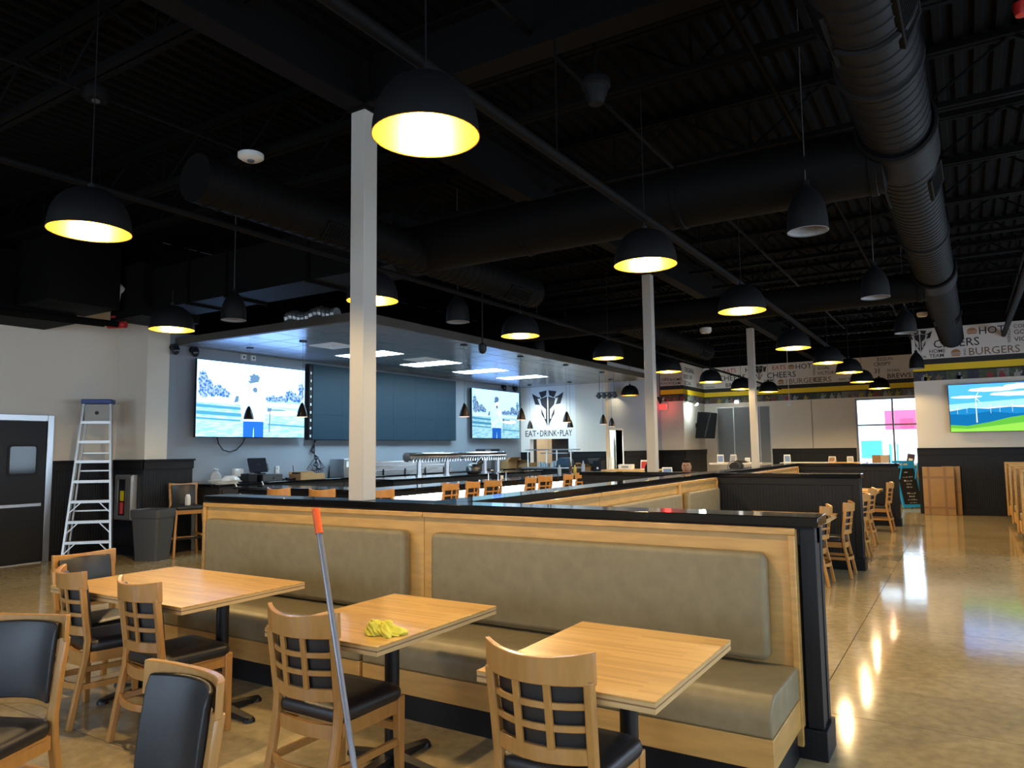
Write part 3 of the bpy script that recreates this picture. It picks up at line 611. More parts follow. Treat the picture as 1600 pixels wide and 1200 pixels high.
PEND = [(-2.06,2.59,'nearest lit dome pendant with gold lining, right of the cream post'), (-2.11,5.46,'lit dome pendant in front of the top of the second cream post'), (-1.99,7.96,'lit dome pendant above the third cream post'),
 (-2.14,11.5,'fourth lit dome pendant in the right row'), (-2.02,13.94,'fifth lit dome pendant in the right row'), (-1.94,16.08,'sixth lit dome pendant in the right row'),
 (-2.0,18.7,'seventh lit dome pendant in the right row, small'), (-1.86,21.2,'farthest lit dome pendant, above the bright window'),
 (-4.82,2.53,'lit dome pendant at the upper left'), (-7.92,5.15,'lit dome pendant in front of the bar soffit left end'), (-4.85,5.26,'lit dome pendant half hidden by the nearest cream post'),
 (-4.84,8.03,'lit dome pendant in front of the soffit front edge'), (-4.9,10.9,'lit dome pendant left of the second cream post'), (-4.85,13.6,'lit dome pendant just right of the second cream post'),
 (-4.86,16.4,'lit dome pendant above the wall-mounted black monitor'), (-4.84,18.95,'lit dome pendant beside the third cream post, small'), (-4.48,20.4,'lit dome pendant right of the third cream post, lowest and small'), (-7.93,19.06,'lit dome pendant hanging beside the track spotlights')]
p0 = None
for x, y, lb in PEND:
    p = make_pendant((x, y, 3.06), lb) if p0 is None else dup(p0, (x, y, 3.06), label=lb)
    p0 = p0 or p; lamp_light(p)
    zt = None
    if x < -4.5 and (2.9 < y < 8.7 or 10.9 < y < 16.1): zt = 3.535
    if y == 11.5: zt = 3.57
    if zt:
        for c in p.children:
            if c.name.startswith('cord'):
                c.data = MB().cyl((0,0,.32), (0,0,zt-3.06), .004, n=6).obj('cord_short', shade_blk).data
                bpy.data.objects.remove(bpy.data.objects['cord_short'])
def bell(loc, label, s=1.0):
    t = thing('bell_pendant', label, 'pendant lamp', loc, 0, 'unlit bell pendants')
    prof = [(.15,0),(.148,.10),(.135,.19),(.10,.27),(.055,.33),(.03,.36),(.03,.40),(.001,.40)]
    MB().lathe(prof, n=28).obj('shade', shade_blk, t, smooth=True)
    MB().lathe([(.146,.002),(.142,.10),(.128,.18),(.09,.24),(.001,.25)], n=28).lathe([(.15,0),(.152,-.004),(.146,-.004)], n=28).obj('lining', shade_wht, t, smooth=True)
    MB().cyl((0,0,.40), (0,0,5.05-loc[2]), .005, n=6).obj('cord', plastic_gry, t); return t
q0 = None
for x, y, lb in ((-.95,5.9,'unlit black bell pendant left of the spiral duct, nearest'), (-.78,9.04,'unlit black bell pendant below the second trunk duct, left of the spiral duct'), (-7.69,5.83,'unlit black bell pendant in front of the left soffit'),
                 (-5.51,7.58,'unlit black bell pendant above the soffit front edge'), (-.68,12.23,'unlit black bell pendant with pale rim left of the spiral duct end'), (-.84,18.2,'unlit black bell pendant in front of the word band'), (-7.2,12.6,'unlit black bell pendant half hidden behind the second cream post')):
    q = bell((x, y, 3.25 if y != 12.6 else 3.56), lb) if q0 is None else dup(q0, (x, y, 3.25 if y != 12.6 else 3.56), label=lb)
    q0 = q0 or q
def cone(loc, label):
    t = thing('bar_pendant', label, 'pendant lamp', loc, 0, 'cone pendants over the bar')
    MB().lathe([(.085,0),(.082,.03),(.07,.09),(.052,.15),(.03,.20),(.012,.225),(.001,.228)], n=20).obj('shade', shade_brn, t, smooth=True)
    MB().lathe([(.083,.001),(.07,.07),(.05,.13),(.001,.16)], n=20).lathe([(.085,0),(.087,-.006),(.08,-.006)], n=20).obj('lining', emis('cone lamp glow', (1,.7,.5), 1.2), t, smooth=True)
    MB().cyl((0,0,.22), (0,0,1.215), .003, n=6).obj('cord', plastic_gry, t)
    MB().cyl((0,0,1.205), (0,0,1.225), .06, n=20).obj('canopy', plastic_blk, t); return t
c0 = None
for x, y, lb in ((-10.34,8.18,'cone pendant in front of the large left golf screen'), (-9.04,8.18,'cone pendant at the right edge of the left golf screen'), (-7.74,8.18,'cone pendant hidden behind the nearest cream post'),
                 (-7.19,10.06,'cone pendant between the dark video wall and the small screen'), (-7.22,11.97,'cone pendant at the right edge of the small golf screen'), (-7.2,13.81,'cone pendant right of the wall emblem, nearer one'),
                 (-7.22,15.69,'cone pendant on the cream wall, left of a pair'), (-10.3,17.55,'small cone pendant above the word EAT'), (-9.02,17.5,'small cone pendant above the word PLAY'), (-7.83,17.54,'cone pendant by the passage door, right of a pair')):
    c = cone((x, y, 2.16), lb) if c0 is None else dup(c0, (x, y, 2.16), label=lb)
    c0 = c0 or c
t = thing('track_light', 'black track rail with four square spotlights beside the bar', 'track light', (-7.73, 17.05, 2.95))
MB().box(-.26, .26, -.015, .015, .04, .07).obj('rail', plastic_blk, t); MB().cyl((-.2,0,.07),(-.2,0,.45),.006).cyl((.2,0,.07),(.2,0,.45),.006).obj('hanger', plastic_blk, t)
for k in range(4):
    x = -.22+.145*k; M = Matrix.Translation((x, 0, -.02)) @ Matrix.Rotation(R(45), 4, 'Y')
    h = MB().box(-.05, .05, -.05, .05, -.05, .05, M).obj('spot_head', plastic_blk, t); MB().cyl((x,0,.0),(x,0,.05),.012).obj('yoke', plastic_blk, h)
for k, x in enumerate((-10.28, -9.9)):
    l = bpy.data.lights.new('sign spotlight', 'SPOT'); l.energy = 55; l.spot_size = R(95); l.spot_blend = .8; l.color = (.9, 1, .95); l.shadow_soft_size = .04
    o = bpy.data.objects.new('sign_spotlight', l); o.location = (x, 17.2, 3.3); o.rotation_euler = (R(35), 0, 0); COL.objects.link(o)
for k, (x, y, z, lb) in enumerate(((-10.98,7.2,3.27,'black dome camera at the left end of the bar soffit'), (-10.98,7.56,3.27,'second black dome camera, just left of the golf screen top'), (-11.0,17.3,3.3,'small black camera above the right end of the small golf screen'), (-11.0,17.9,3.3,'small black camera in the corner beside the wall emblem'))):
    t = thing('dome_camera', lb, 'camera', (x, y, z)); MB().cyl((-.06,0,.07),(.04,0,.07),.06).obj('mount', plastic_blk, t, smooth=True); MB().lathe([(.001,-.06),(.04,-.045),(.06,-.01),(.062,.05),(.03,.09),(.001,.1)], (.03,0,0), 16).obj('dome', mirror_g, t, smooth=True)
t = thing('hanging_camera', 'black camera hanging on a rod in front of the soffit', 'camera', (-6.7, 9.9, 3.22)); MB().lathe([(.001,-.05),(.05,-.03),(.07,.02),(.07,.10),(.02,.13),(.001,.13)], n=16).obj('dome', plastic_blk, t, smooth=True); MB().cyl((0,0,.12),(0,0,1.83),.014).obj('rod', plastic_blk, t)
for k, y in enumerate((8.58, 8.79)):
    t = thing('wall_plate', ['left small white box above the golf screen', 'right small white box above the golf screen'][k], 'wall box', (-11.03, y, 3.27)); MB().box(-.02,.03,-.05,.05,0,.1).obj('box', plastic_wht, t, bevel=.006); MB().cyl((.03,0,.05),(.035,0,.05),.02).obj('button', plastic_gry, t)

# ------------------------------------------------------------------ posts and dividers
def post(x, y, z0, z1, label, w=.147):
    t = thing('post', label, 'post', (x, y, z0)); h = w/2
    MB().box(-h, h, -h, h, 0, z1-z0).obj('shaft', postcream, t, bevel=.006); MB().box(-h-.02, h+.02, -h-.02, h+.02, z1-z0, z1-z0+.012).obj('cap_plate', ductblack, t); return t
ZC = 1.226
post(-3.946, 4.176, ZC, 4.286, 'nearest cream square steel post standing on the front divider', .146)
post(-4.10, 10.68, ZC, 4.286, 'second cream square steel post, farther along the long divider', .14)
post(-4.07, 16.95, 0, 4.286, 'third cream square steel post, farthest and thinnest')
def divider(label, x0, x1, y0, y1, ov=.04, ends=''):
    "low black wall with granite cap; x0..y1 is the cap outline"
    t = thing('divider_wall', label, 'divider', ((x0+x1)/2, (y0+y1)/2, 0)); a, b = (x1-x0)/2, (y1-y0)/2
    MB().box(-a, a, -b, b, ZC-.052, ZC).obj('cap', stone, t, bevel=.004)
    MB().box(-a+ov, a-ov, -b+ov, b-ov, 0, ZC-.052).obj('core', bead_m, t)
    MB().box(-a+.005, a-.005, -b+.005, b-.005, 0, .15).obj('base_moulding', blackpaint, t, bevel=.004)
    MB().box(-a+ov-.012, a-ov+.012, -b+ov-.012, b-ov+.012, ZC-.15, ZC-.053).obj('top_moulding', blackpaint, t, bevel=.004)
    if 'e' in ends:
        for yy in (-b+ov-.015, b-ov-.045): MB().box(a-ov-.06, a-ov+.018, yy, yy+.06, .15, ZC-.06).obj('corner_trim', blackpaint, t, bevel=.004)
        MB().box(a-ov, a-ov+.012, -b+ov+.045, b-ov-.045, .15, ZC-.06).obj('end_panel', blackpaint, t)
    return t
divider('low black divider with granite cap behind the three front tables', -5.75, -.68, 4.09, 4.36, ends='e')
divider('long black divider with granite cap running back from the front divider', -3.39, -3.10, 4.365, 16.55)
divider('black beadboard divider crossing behind the first alcove table', -3.095, -1.18, 10.38, 10.64, ends='e')
divider('farther black beadboard divider crossing in front of the chalkboard sign', -3.095, -1.17, 16.29, 16.55, ends='e')
divider('black divider with granite cap on the bar side by the second cream post', -5.32, -3.395, 10.60, 10.86)

# ------------------------------------------------------------------ booth benches
def bench(label, loc, rz, L, cush=None, group='booth benches', endl=True, endr=True):
    t = thing('booth_bench', label, 'bench', loc, rz, group); h = L/2
    MB().box(-h, h, -.02, .016, .16, 1.16).obj('back_panel', maple_h, t)
    MB().box(-h, h, -.045, -.02, 1.132, 1.168).obj('top_frame', maple, t, bevel=.005)
    if endl: MB().box(-h, -h+.035, -.045, -.02, .07, 1.132).obj('end_frame', maple, t, bevel=.005)
    if endr: MB().box(h-.035, h, -.05, -.02, .07, 1.132).obj('end_frame', maple, t, bevel=.005)
    a = -h+.12; b = h-(.14 if endr else .11)
    MB().prism(rrect(a, b, .485, 1.04, .045), 'y', -.115, -.022).obj('back_cushion', taupe, t, bevel=.03, seg=4)
    MB().box(-h+.01, h-.01, -.65, -.02, .16, .30).obj('seat_box', maple_h, t, bevel=.004)
    # seat cushion with rounded front
    pr = [(-.022,.302),(-.655,.302)] + [(-.655+.10*(1-math.cos(q)), .37+.10*math.sin(q)) for q in [R(10*k) for k in range(0,10)]] + [(-.022,.462)]
    MB().prism([(u,v) for u,v in pr], 'x', -h+.012, h-.012).obj('seat_cushion', taupe, t, bevel=.012, seg=3)
    MB().box(-h+.03, h-.03, -.60, -.02, 0, .16).obj('toe_kick', blackpaint, t)
    return t
bench('long taupe booth bench behind the two right-hand front tables', (-2.03, 4.105, 0), 0, 2.475, endl=False)
bench('taupe booth bench behind the left front table', (-4.495, 4.105, 0), 0, 2.445, endr=False)
bench('booth bench in the first alcove hidden behind the front divider', (-3.07, 5.55, 0), 90, 1.9, endr=False)
bench('middle booth bench of the first alcove, left of the wooden stile', (-3.07, 7.64, 0), 90, 2.26, endl=False)
bench('short booth bench of the first alcove ending at the beadboard divider', (-3.07, 9.58, 0), 90, 1.58)
bench('booth bench of the second alcove, nearer half', (-3.07, 12.05, 0), 90, 2.75, endr=False)
bench('booth bench of the second alcove, farther half', (-3.07, 14.85, 0), 90, 2.75, endl=False)
# booths with wooden ends along the right side
def booth(y, label):
    t = thing('wooden_booth', label, 'booth', (.66, y, 0), 0, 'wooden booths at the right edge')
    MB().prism([(-.05,0.14),(.05,.14),(.05,1.17),(-.05,1.17)], 'x', 0.0, 1.9).obj('back', maple_h, t, bevel=.006)
    MB().box(-.03, .0, -.10, .10, .12, 1.19).obj('end_frame', maple, t, bevel=.006); MB().box(-.03, 1.9, -.10, .10, 1.17, 1.21).obj('top_rail', maple, t, bevel=.006)
    for s in (-1, 1):
        a, b = sorted((s*.10, s*.52)); MB().box(.0, 1.9, a, b, .16, .34).obj('seat_box', maple_h, t, bevel=.006)
        MB().box(.01, 1.9, a, b+.0, .345, .47).obj('seat_cushion', taupe, t, bevel=.03, seg=3)
        a, b = sorted((s*.052, s*.11)); MB().box(.06, 1.9, a, b, .5, 1.1).obj('back_cushion', taupe, t, bevel=.025, seg=3)
    MB().box(.05, 1.9, -.42, .42, 0, .16).obj('toe_kick', blackpaint, t); return t
b0 = booth(18.2, 'farthest wooden booth at the right edge beside the black wainscot')
for y, lb in ((16.5, 'second wooden booth from the far wall at the right edge'), (14.8, 'third wooden booth from the far wall at the right edge'), (13.1, 'nearest wooden booth at the right edge, mostly outside the picture')): dup(b0, (.66, y, 0), label=lb)
tb = None
for k, y in enumerate((17.35, 15.65, 13.95)):
    if tb is None:
        tb = thing('booth_table', 'wooden booth table at the right edge between the two farthest booths', 'table', (.68, y, 0), 0, 'booth tables at the right edge')
        MB().box(0, 1.2, -.32, .32, .72, .76).obj('tabletop', butcher_m, tb, bevel=.004); MB().cyl((.6,0,.02),(.6,0,.72),.04).obj('column', blacksteel, tb, smooth=True); MB().box(.3,.9,-.04,.04,0,.03).box(.56,.64,-.28,.28,0,.03).obj('base', blacksteel, tb)
    else: dup(tb, (.68, y, 0), label=('wooden booth table at the right edge between second and third booths', 'wooden booth table at the right edge next to the nearest booth')[k-1])

# ------------------------------------------------------------------ tables
def table(label, x0, x1, y0, y1, cols, group='butcher block tables', rz=0):
    cx, cy = (x0+x1)/2, (y0+y1)/2; a, b = (x1-x0)/2, (y1-y0)/2
    t = thing('dining_table', label, 'table', (cx, cy, 0), 0, group)
    MB().box(-a, a, -b, b, .752, .76).obj('tabletop', butcher_m, t, bevel=.002)
    MB().box(-a+.001, a-.001, -b+.001, b-.001, .741, .752).box(-a+.001, a-.001, -b+.001, b-.001, .718, .735).obj('edge_band', ply1, t)
    MB().box(-a+.002, a-.002, -b+.002, b-.002, .735, .741).obj('dark_ply_layer', ply2, t)
    for px, py in cols:
        px -= cx; py -= cy
        MB().cyl((px, py, .03), (px, py, .70), .038, n=20).obj('column', blacksteel, t, smooth=True)
        MB().box(px-.2, px+.2, py-.2, py+.2, .705, .718).obj('top_plate', blacksteel, t)
        mb = MB()
        for q in range(4):
            M = Matrix.Translation((px, py, 0)) @ Matrix.Rotation(PI/2*q+PI/4*0, 4, 'Z')
            mb.add([M @ Vector(v) for v in ((0,-.035,.012),(.27,-.025,.012),(.27,.025,.012),(0,.035,.012),(0,-.035,.06),(.27,-.025,.028),(.27,.025,.028),(0,.035,.06))], [(0,3,2,1),(4,5,6,7),(0,1,5,4),(1,2,6,5),(2,3,7,6),(3,0,4,7)])
        mb.obj('base', blacksteel, t)
        for q in range(4):
            MB().lathe([(.001,0),(.036,0),(.034,.015),(.022,.03),(.001,.032)], (px+.265*math.cos(PI/2*q), py+.265*math.sin(PI/2*q), 0), 14).obj('foot', blacksteel, t, smooth=True)
    return t
table('wide butcher block table at the left with two grid-back chairs', -5.08, -3.70, 2.51, 3.39, ((-4.0, 3.0), (-4.83, 3.0)))
table('butcher block table with a yellow cloth on it', -2.925, -2.205, 2.43, 3.37, ((-2.60, 2.98),))
table('butcher block table nearest the camera at the right, bare', -1.645, -.925, 2.37, 3.28, ((-1.25, 2.9),))
table('table in the first alcove against the beadboard divider', -2.43, -1.40, 8.92, 9.86, ((-1.9, 9.4),))
table('first table in the second alcove, by the nearest aisle chair', -2.43, -1.42, 11.3, 12.2, ((-1.9, 11.75),))
table('middle table in the second alcove', -2.43, -1.42, 12.7, 13.6, ((-1.9, 13.15),))
table('last table in the second alcove before the farther divider', -2.43, -1.42, 14.85, 15.75, ((-1.9, 15.3),))

# ------------------------------------------------------------------ chairs
def curve_path(w, yb, z, bow=.045, n=9):
    return [(-w+2*w*k/(n-1), yb-bow*(1-((-w+2*w*k/(n-1))/w)**2), z) for k in range(n)]
def ybk(z, dz=0):   # back line y at height z above floor (chair) ; dz shifts the back upward for stools
    z = z-dz; return -.205-.0*z-.055*max(0, (z-.45)/.455)**1.3
def make_chair(name, label, dz=0.0, group=None, stool=False):
    t = thing(name, label, 'bar stool' if stool else 'chair', (0,0,0), 0, group)
    zs = .475+dz*(.285/.22 if stool else 1)
    st = 'bar stool' if stool else 'chair'
    for s in (-1, 1):
        if stool: pts = [(s*.25,-.30,0),(s*.225,-.265,.25),(s*.20,-.215,zs-.08),(s*.192,-.205,zs+.05),(s*.195,ybk(.65+dz,dz),.65+dz),(s*.20,ybk(.815+dz,dz),.815+dz)]
        else: pts = [(s*.19,-.285,0),(s*.19,-.25,.20),(s*.19,-.212,.40),(s*.192,-.205,.50),(s*.195,ybk(.65),.65),(s*.20,ybk(.815),.815)]
        MB().bar(pts, .036, .034, up=(0,1,0)).obj('rear_leg', chairwood, t, bevel=.007)
        if stool: MB().bar([(s*.24,.27,0),(s*.225,.235,.3),(s*.19,.175,zs-.04)], .036, .036, up=(0,1,0)).obj('front_leg', chairwood, t, bevel=.007)
        else: MB().hexa([(s*.19-.017,.178,0),(s*.19+.017,.178,0),(s*.19+.017,.212,0),(s*.19-.017,.212,0)], [(s*.19-.022,.165,.44),(s*.19+.022,.165,.44),(s*.19+.022,.212,.44),(s*.19-.022,.212,.44)]).obj('front_leg', chairwood, t, bevel=.006)
        zz = .215 if not stool else .30
        MB().box(s*.19-.011, s*.19+.011, -.235, .19, zz, zz+.034).obj('side_stretcher', chairwood, t, bevel=.004)
    # top rail with concave curve
    mb = MB(); rr = []
    for (px, py, pz) in curve_path(.219, ybk(.86+dz,dz)+.014, 0, .080, 15):
        th = .0135; lo = .797+dz; q = 1-(px/.219)**2; hi = .910+dz-.020*q
        rr.append([(px, py+th, hi), (px, py-th, hi), (px, py-th+.006, lo), (px, py+th+.006, lo)])
    mb.rings(rr).obj('top_rail', chairwood, t, bevel=.004)
    MB().bar(curve_path(.185, ybk(.55+dz,dz)+.004, .55+dz, .060), .022, .055).obj('bottom_rail', chairwood, t, bevel=.004)
    for z in (.645, .722): MB().bar(curve_path(.185, ybk(z+dz,dz)+.002, z+dz, .062), .014, .024).obj('cross_bar', chairwood, t, bevel=.003)
    for x in (-.062, .062):
        MB().bar([(x, ybk(z+dz,dz)-.054, z+dz) for z in (.572,.62,.70,.80)], .028, .015, up=(0,1,0)).obj('slat', chairwood, t, bevel=.003)
    # upholstered pad in front of the grid
    rr = []
    for (px, py, pz) in curve_path(.178, 0, 0, .062, 11):
        rr.append([(px, ybk(z+dz,dz)+py+o, z+dz) for z, o in ((.55,.016),(.55,.032),(.60,.040),(.72,.042),(.83,.040),(.872,.032),(.872,.014),(.72,.012))])
    MB().rings(rr).obj('back_pad', blackvinyl, t, bevel=.008)
    MB().prism(rrect(-.205,.205,-.195,.195,.04), 'z', zs-.055, zs-.0475).obj('seat_board', chairwood, t)
    MB().box(-.175,.175,.17,.19,zs-.11,zs-.052).obj('front_apron', chairwood, t); MB().bar(curve_path(.18,-.20,zs-.085,.03),.02,.06).obj('rear_apron', chairwood, t)
    for s in (-1,1): MB().box(s*.19-.010,s*.19+.010,-.19,.175,zs-.11,zs-.052).obj('side_apron', chairwood, t)
    # rounded seat cushion
    def ol(k, g): return [(x*(1+.06*(y+.2)/.4)*1.0*g, y*g+.005) for x, y in rrect(-.205,.205,-.215,.205,.06,6)]
    MB().rings([[(x, y, z) for x, y in ol(0, g)] for g, z in ((.965,zs-.047),(1.0,zs-.035),(1.01,zs-.015),(.985,zs+.004),(.92,zs+.014),(.6,zs+.020))]).obj('seat', blackvinyl, t, smooth=True)
    zz = .215 if not stool else .22
    MB().bar(curve_path(.185, -.235 if not stool else -.25, zz+.02, .05), .016, .038).obj('rear_stretcher', chairwood, t, bevel=.003)
    MB().box(-.18,.18,.185,.205,zz+(.06 if not stool else .04),zz+(.095 if not stool else .07)).obj('front_stretcher', chairwood if not stool else blacksteel, t)
    return t
CH = [(-4.655,2.695,-13,'grid-back chair with a black seat at the left front table, left one','chairs at the front tables'), (-3.945,2.67,-5,'grid-back chair with a black seat at the left front table, right one','chairs at the front tables'),
 (-2.56,2.575,0,'grid-back chair with the grey mop handle leaning on it','chairs at the front tables'), (-1.335,2.55,0,'grid-back chair at the nearest bare table, bottom centre','chairs at the front tables'),
 (-5.16,2.89,-90,'black padded chair at the far left end of the wide table','chairs at the front tables'), (-3.46,1.43,203,'black padded chair cut off by the left picture edge','chairs near the camera'),
 (-2.2,1.25,175,'black padded chair back at the bottom left, nearest the camera','chairs near the camera'),
 (-1.70,9.22,90,'aisle chair half hidden behind the front divider end','chairs along the aisle'), (-1.545,9.90,90,'aisle chair against the end of the beadboard divider','chairs along the aisle'),
 (-1.55,11.7,90,'first aisle chair beyond the beadboard divider','chairs along the aisle'), (-1.6,13.1,90,'second aisle chair beyond the beadboard divider','chairs along the aisle'), (-1.52,15.3,88,'last aisle chair in front of the farther black divider','chairs along the aisle')]
ch0 = None
for x, y, r, lb, g in CH:
    if ch0 is None: ch0 = make_chair('dining_chair', lb, group=g); ch0.location = (x, y, 0); ch0.rotation_euler = (0,0,R(r))
    else: dup(ch0, (x, y, 0), r, lb, g)
ST = [(-7.87,6.97,0,'grid-back bar stool at the front side of the bar, left one'), (-7.12,7.02,3,'grid-back bar stool at the front side of the bar, middle one'), (-6.33,7.22,6,'grid-back bar stool beside the nearest cream post, right side'),
 (-6.70,8.67,95,'first bar stool along the long bar, standing alone'), (-6.72,9.25,98,'second bar stool along the long bar, left of a close pair'), (-6.66,9.78,85,'third bar stool along the long bar, right of a close pair'),
 (-6.66,10.9,98,'fourth bar stool along the long bar, under the small golf screen'), (-6.68,11.5,86,'fifth bar stool along the long bar, right of a pair'), (-6.66,12.3,97,'sixth bar stool along the long bar, below the wall emblem'), (-6.72,13.05,84,'last bar stool along the long bar, by the dark divider'),
 (-10.62,7.25,-110,'bar stool by the grey trash bin under the wainscot')]
st0 = None
for x, y, r, lb in ST:
    if st0 is None: st0 = make_chair('bar_stool', lb, .22, 'bar stools', True); st0.location = (x, y, 0); st0.rotation_euler = (0,0,R(r))
    else: dup(st0, (x, y, 0), r, lb)
t = thing('glass_bottle', 'small pale carton standing on the stool by the trash bin', 'carton', (-10.52, 7.2, .782)); MB().box(-.03,.03,-.03,.03,0,.12).obj('body', paper, t, bevel=.004); MB().prism([(-.03,.12),(.03,.12),(0,.17)],'y',-.03,.03).obj('gable_top', paper, t)

# ------------------------------------------------------------------ things on and by the front tables
t = thing('mop_handle', 'grey mop handle with an orange grip leaning on a grid-back chair', 'mop handle', (0,0,0))
B = Vector((-1.917, 2.093, 0)); Tm = Vector((-2.489, 2.338, 1.345)); Gm = Vector((-2.444, 2.319, 1.24))
MB().cyl(B+Vector((0,0,.03)), Gm, .0125, n=14).obj('shaft', greyrod, t, smooth=True); MB().cyl(Gm, Tm, .017, .018, 14).obj('grip', orange, t, smooth=True)
MB().box(B.x-.14, B.x+.14, B.y-.05, B.y+.05, 0, .035).obj('mop_head', plastic_gry, t, bevel=.008)
# crumpled yellow cloth
bm = bmesh.new(); bmesh.ops.create_icosphere(bm, subdivisions=5, radius=1)
for v in bm.verts:
    p = v.co.copy(); a = math.atan2(p.y, p.x)
    f = 1+.16*math.sin(5*a+2*p.z)+.12*math.sin(9*p.x+3*p.y)+.08*math.sin(14*p.y-6*p.z)+.05*math.sin(23*p.x+17*p.z)
    fold = .22*abs(math.sin(7*p.x+4*p.y+2.5*math.sin(3*p.y)))
    z = max(p.z, -.05); v.co = (p.x*.095*f, p.y*.062*f, max(0, z)*(.036+.034*(.5-.5*p.x))*(f*.8+fold))
me = bpy.data.meshes.new('cloth'); bm.to_mesh(me); bm.free(); me.materials.append(yellowcloth); me.polygons.foreach_set('use_smooth', [True]*len(me.polygons))
rag = bpy.data.objects.new('cleaning_cloth', me); COL.objects.link(rag); rag.location = (-2.335, 2.62, .7605); rag.rotation_euler = (0,0,R(10)); tag(rag, 'crumpled yellow cleaning cloth on the middle table', 'cloth')

# ladder, extinguisher cabinet, bin
t = thing('step_ladder', 'tall aluminium step ladder with a blue top leaning by the kitchen door', 'ladder', (-11.25, 6.05, 0), 45)
lean = lambda z: .26*z/2.42; half = lambda z: .33-.145*z/2.42
for s in (-1, 1):
    MB().bar([(s*half(z), lean(z), z) for z in (0,1.2,2.40)], .03, .075, up=(0,1,0)).obj('front_rail', alu, t)
    MB().bar([(s*(half(z)-.035), lean(z)+.11-.02*z, z) for z in (.02,1.2,2.38)], .025, .03, up=(0,1,0)).obj('rear_rail', alu, t)
    MB().box(s*.33-.02, s*.33+.02, -.045, .045, 0, .04).obj('rubber_foot', plastic_blk, t)
for k in range(1, 8):
    z = .30*k; MB().box(-half(z), half(z), lean(z)-.045, lean(z)+.04, z, z+.012).box(-half(z), half(z), lean(z)-.045, lean(z)-.038, z-.03, z).obj('step', alu, t)
    if k <= 3:
        for s in (-1, 1): MB().bar([(s*(half(z)-.16), lean(z)-.03, z-.01), (s*(half(z-.17)-.01), lean(z)-.045, z-.17)], .014, .02, up=(0,1,0)).obj('knee_brace', alu, t)
for z in (.75, 1.35, 1.62): MB().bar([(-half(z)+.03, lean(z)+.09, z), (half(z)-.03, lean(z)+.09, z)], .025, .02).obj('rear_brace', alu, t)
MB().box(-.175,.175,lean(2.2)-.01,lean(2.2),2.10,2.36).obj('label_plate', mat('ladder label', (.40,.38,.35), .6), t)
MB().cyl((0, lean(2.2)-.012, 2.24), (0, lean(2.2)-.02, 2.24), .028, n=14).obj('label_spot', plastic_blk, t)
MB().box(-.215,.215,lean(2.42)-.09,lean(2.42)+.13,2.38,2.45).obj('top_cap', blueplastic, t, bevel=.012)
t = thing('extinguisher_cabinet', 'steel framed fire extinguisher cabinet on the black wainscot', 'cabinet', (-11.44, 6.757, .56))
MB().box(-.22,.26,-.08,0,0,.71).obj('case', alu, t, bevel=.004); MB().box(-.13,.10,-.084,-.079,.05,.66).obj('glass_door', mirror_g, t)
MB().box(-.20,.24,-.095,-.08,.02,.07).box(-.20,.24,-.095,-.08,.64,.69).box(-.20,-.12,-.095,-.08,.07,.64).box(.09,.24,-.095,-.08,.07,.64).obj('door_frame', alu, t)
MB().cyl((.0,-.088,.10),(.0,-.088,.28),.035).obj('red_cylinder', red_lens, t); MB().box(-.04,.05,-.098,-.088,.30,.46).obj('yellow_tag', yellow, t)
t = thing('trash_bin', 'dark grey rectangular trash bin in front of the wainscot', 'bin', (-10.57, 6.66, 0), 20)
MB().hexa([(x,y,0) for x,y in rrect(-.19,.19,-.16,.16,.04)], [(x,y,.66) for x,y in rrect(-.24,.24,-.20,.20,.05)]).obj('body', plastic_gry, t, smooth=True)
MB().rings([[(x*g,y*g,z) for x,y in rrect(-.25,.25,-.21,.21,.05)] for g,z in ((1,.64),(1.02,.66),(1.02,.76),(.96,.765),(.93,.74))]).obj('rim', plastic_gry, t, smooth=True)
# flattened cartons and the chalkboard sign
t = thing('flat_carton', 'flattened taped cardboard carton leaning on the far black wainscot', 'carton', (-.60, 19.27, 0))
M = Matrix.Rotation(R(-4), 4, 'X')
MB().box(-.31,.31,-.04,.04,0,1.08,M).obj('sheet', cardboard, t, bevel=.004)
for x in (-.19, .13): MB().box(x-.025,x+.025,-.043,-.04,.0,1.08,M).obj('tape_strip', tape, t)
for z in (.16, .84): MB().box(-.31,.31,-.044,-.04,z-.025,z+.025,M).obj('tape_strip', tape, t)
t = thing('flat_carton', 'second flat carton standing behind the taped one', 'carton', (-.33, 19.37, 0)); MB().box(-.2,.16,-.025,.025,0,1.09,M).obj('sheet', cardboard, t, bevel=.004); MB().box(-.2,.16,-.028,-.024,.5,.52,M).obj('fold_line', tape, t)
t = thing('chalkboard_sign', 'blue framed chalkboard sign standing past the end of the farther divider', 'sign', (-1.22, 21.0, 0), 42)
M = Matrix.Rotation(R(-15), 4, 'X'); fr = mat('bright blue sign frame', (.02,.36,.95), .4); chalk = mat('chalk print', (.6,.6,.62), .8); board = mat('chalkboard', (.012,.014,.02), .6)
MB().box(-.30,.30,-.02,.02,.02,1.22,M).obj('frame', fr, t, bevel=.006); MB().box(-.25,.25,-.026,-.018,.10,1.02,M).obj('board', board, t)
for z, w in ((.92,.10),(.80,.26),(.70,.22),(.62,.12),(.54,.16),(.38,.22),(.30,.14),(.22,.24),(.15,.18)):
    mb = MB(); xx = -w/2
    while xx < w/2: mb.box(xx, xx+.022, -.029, -.026, z-.02, z+.02*random.uniform(-.4,1), M); xx += random.uniform(.03,.055)
    mb.obj('chalk_line', chalk, t)
MB().box(-.12,.10,-.024,-.019,1.10,1.15,M).obj('header_print', chalk, t)
for s in (-1,1): MB().bar([(s*.22,.03,1.15),(s*.22,.42,0)], .03, .02, up=(1,0,0)).obj('rear_leg', fr, t)

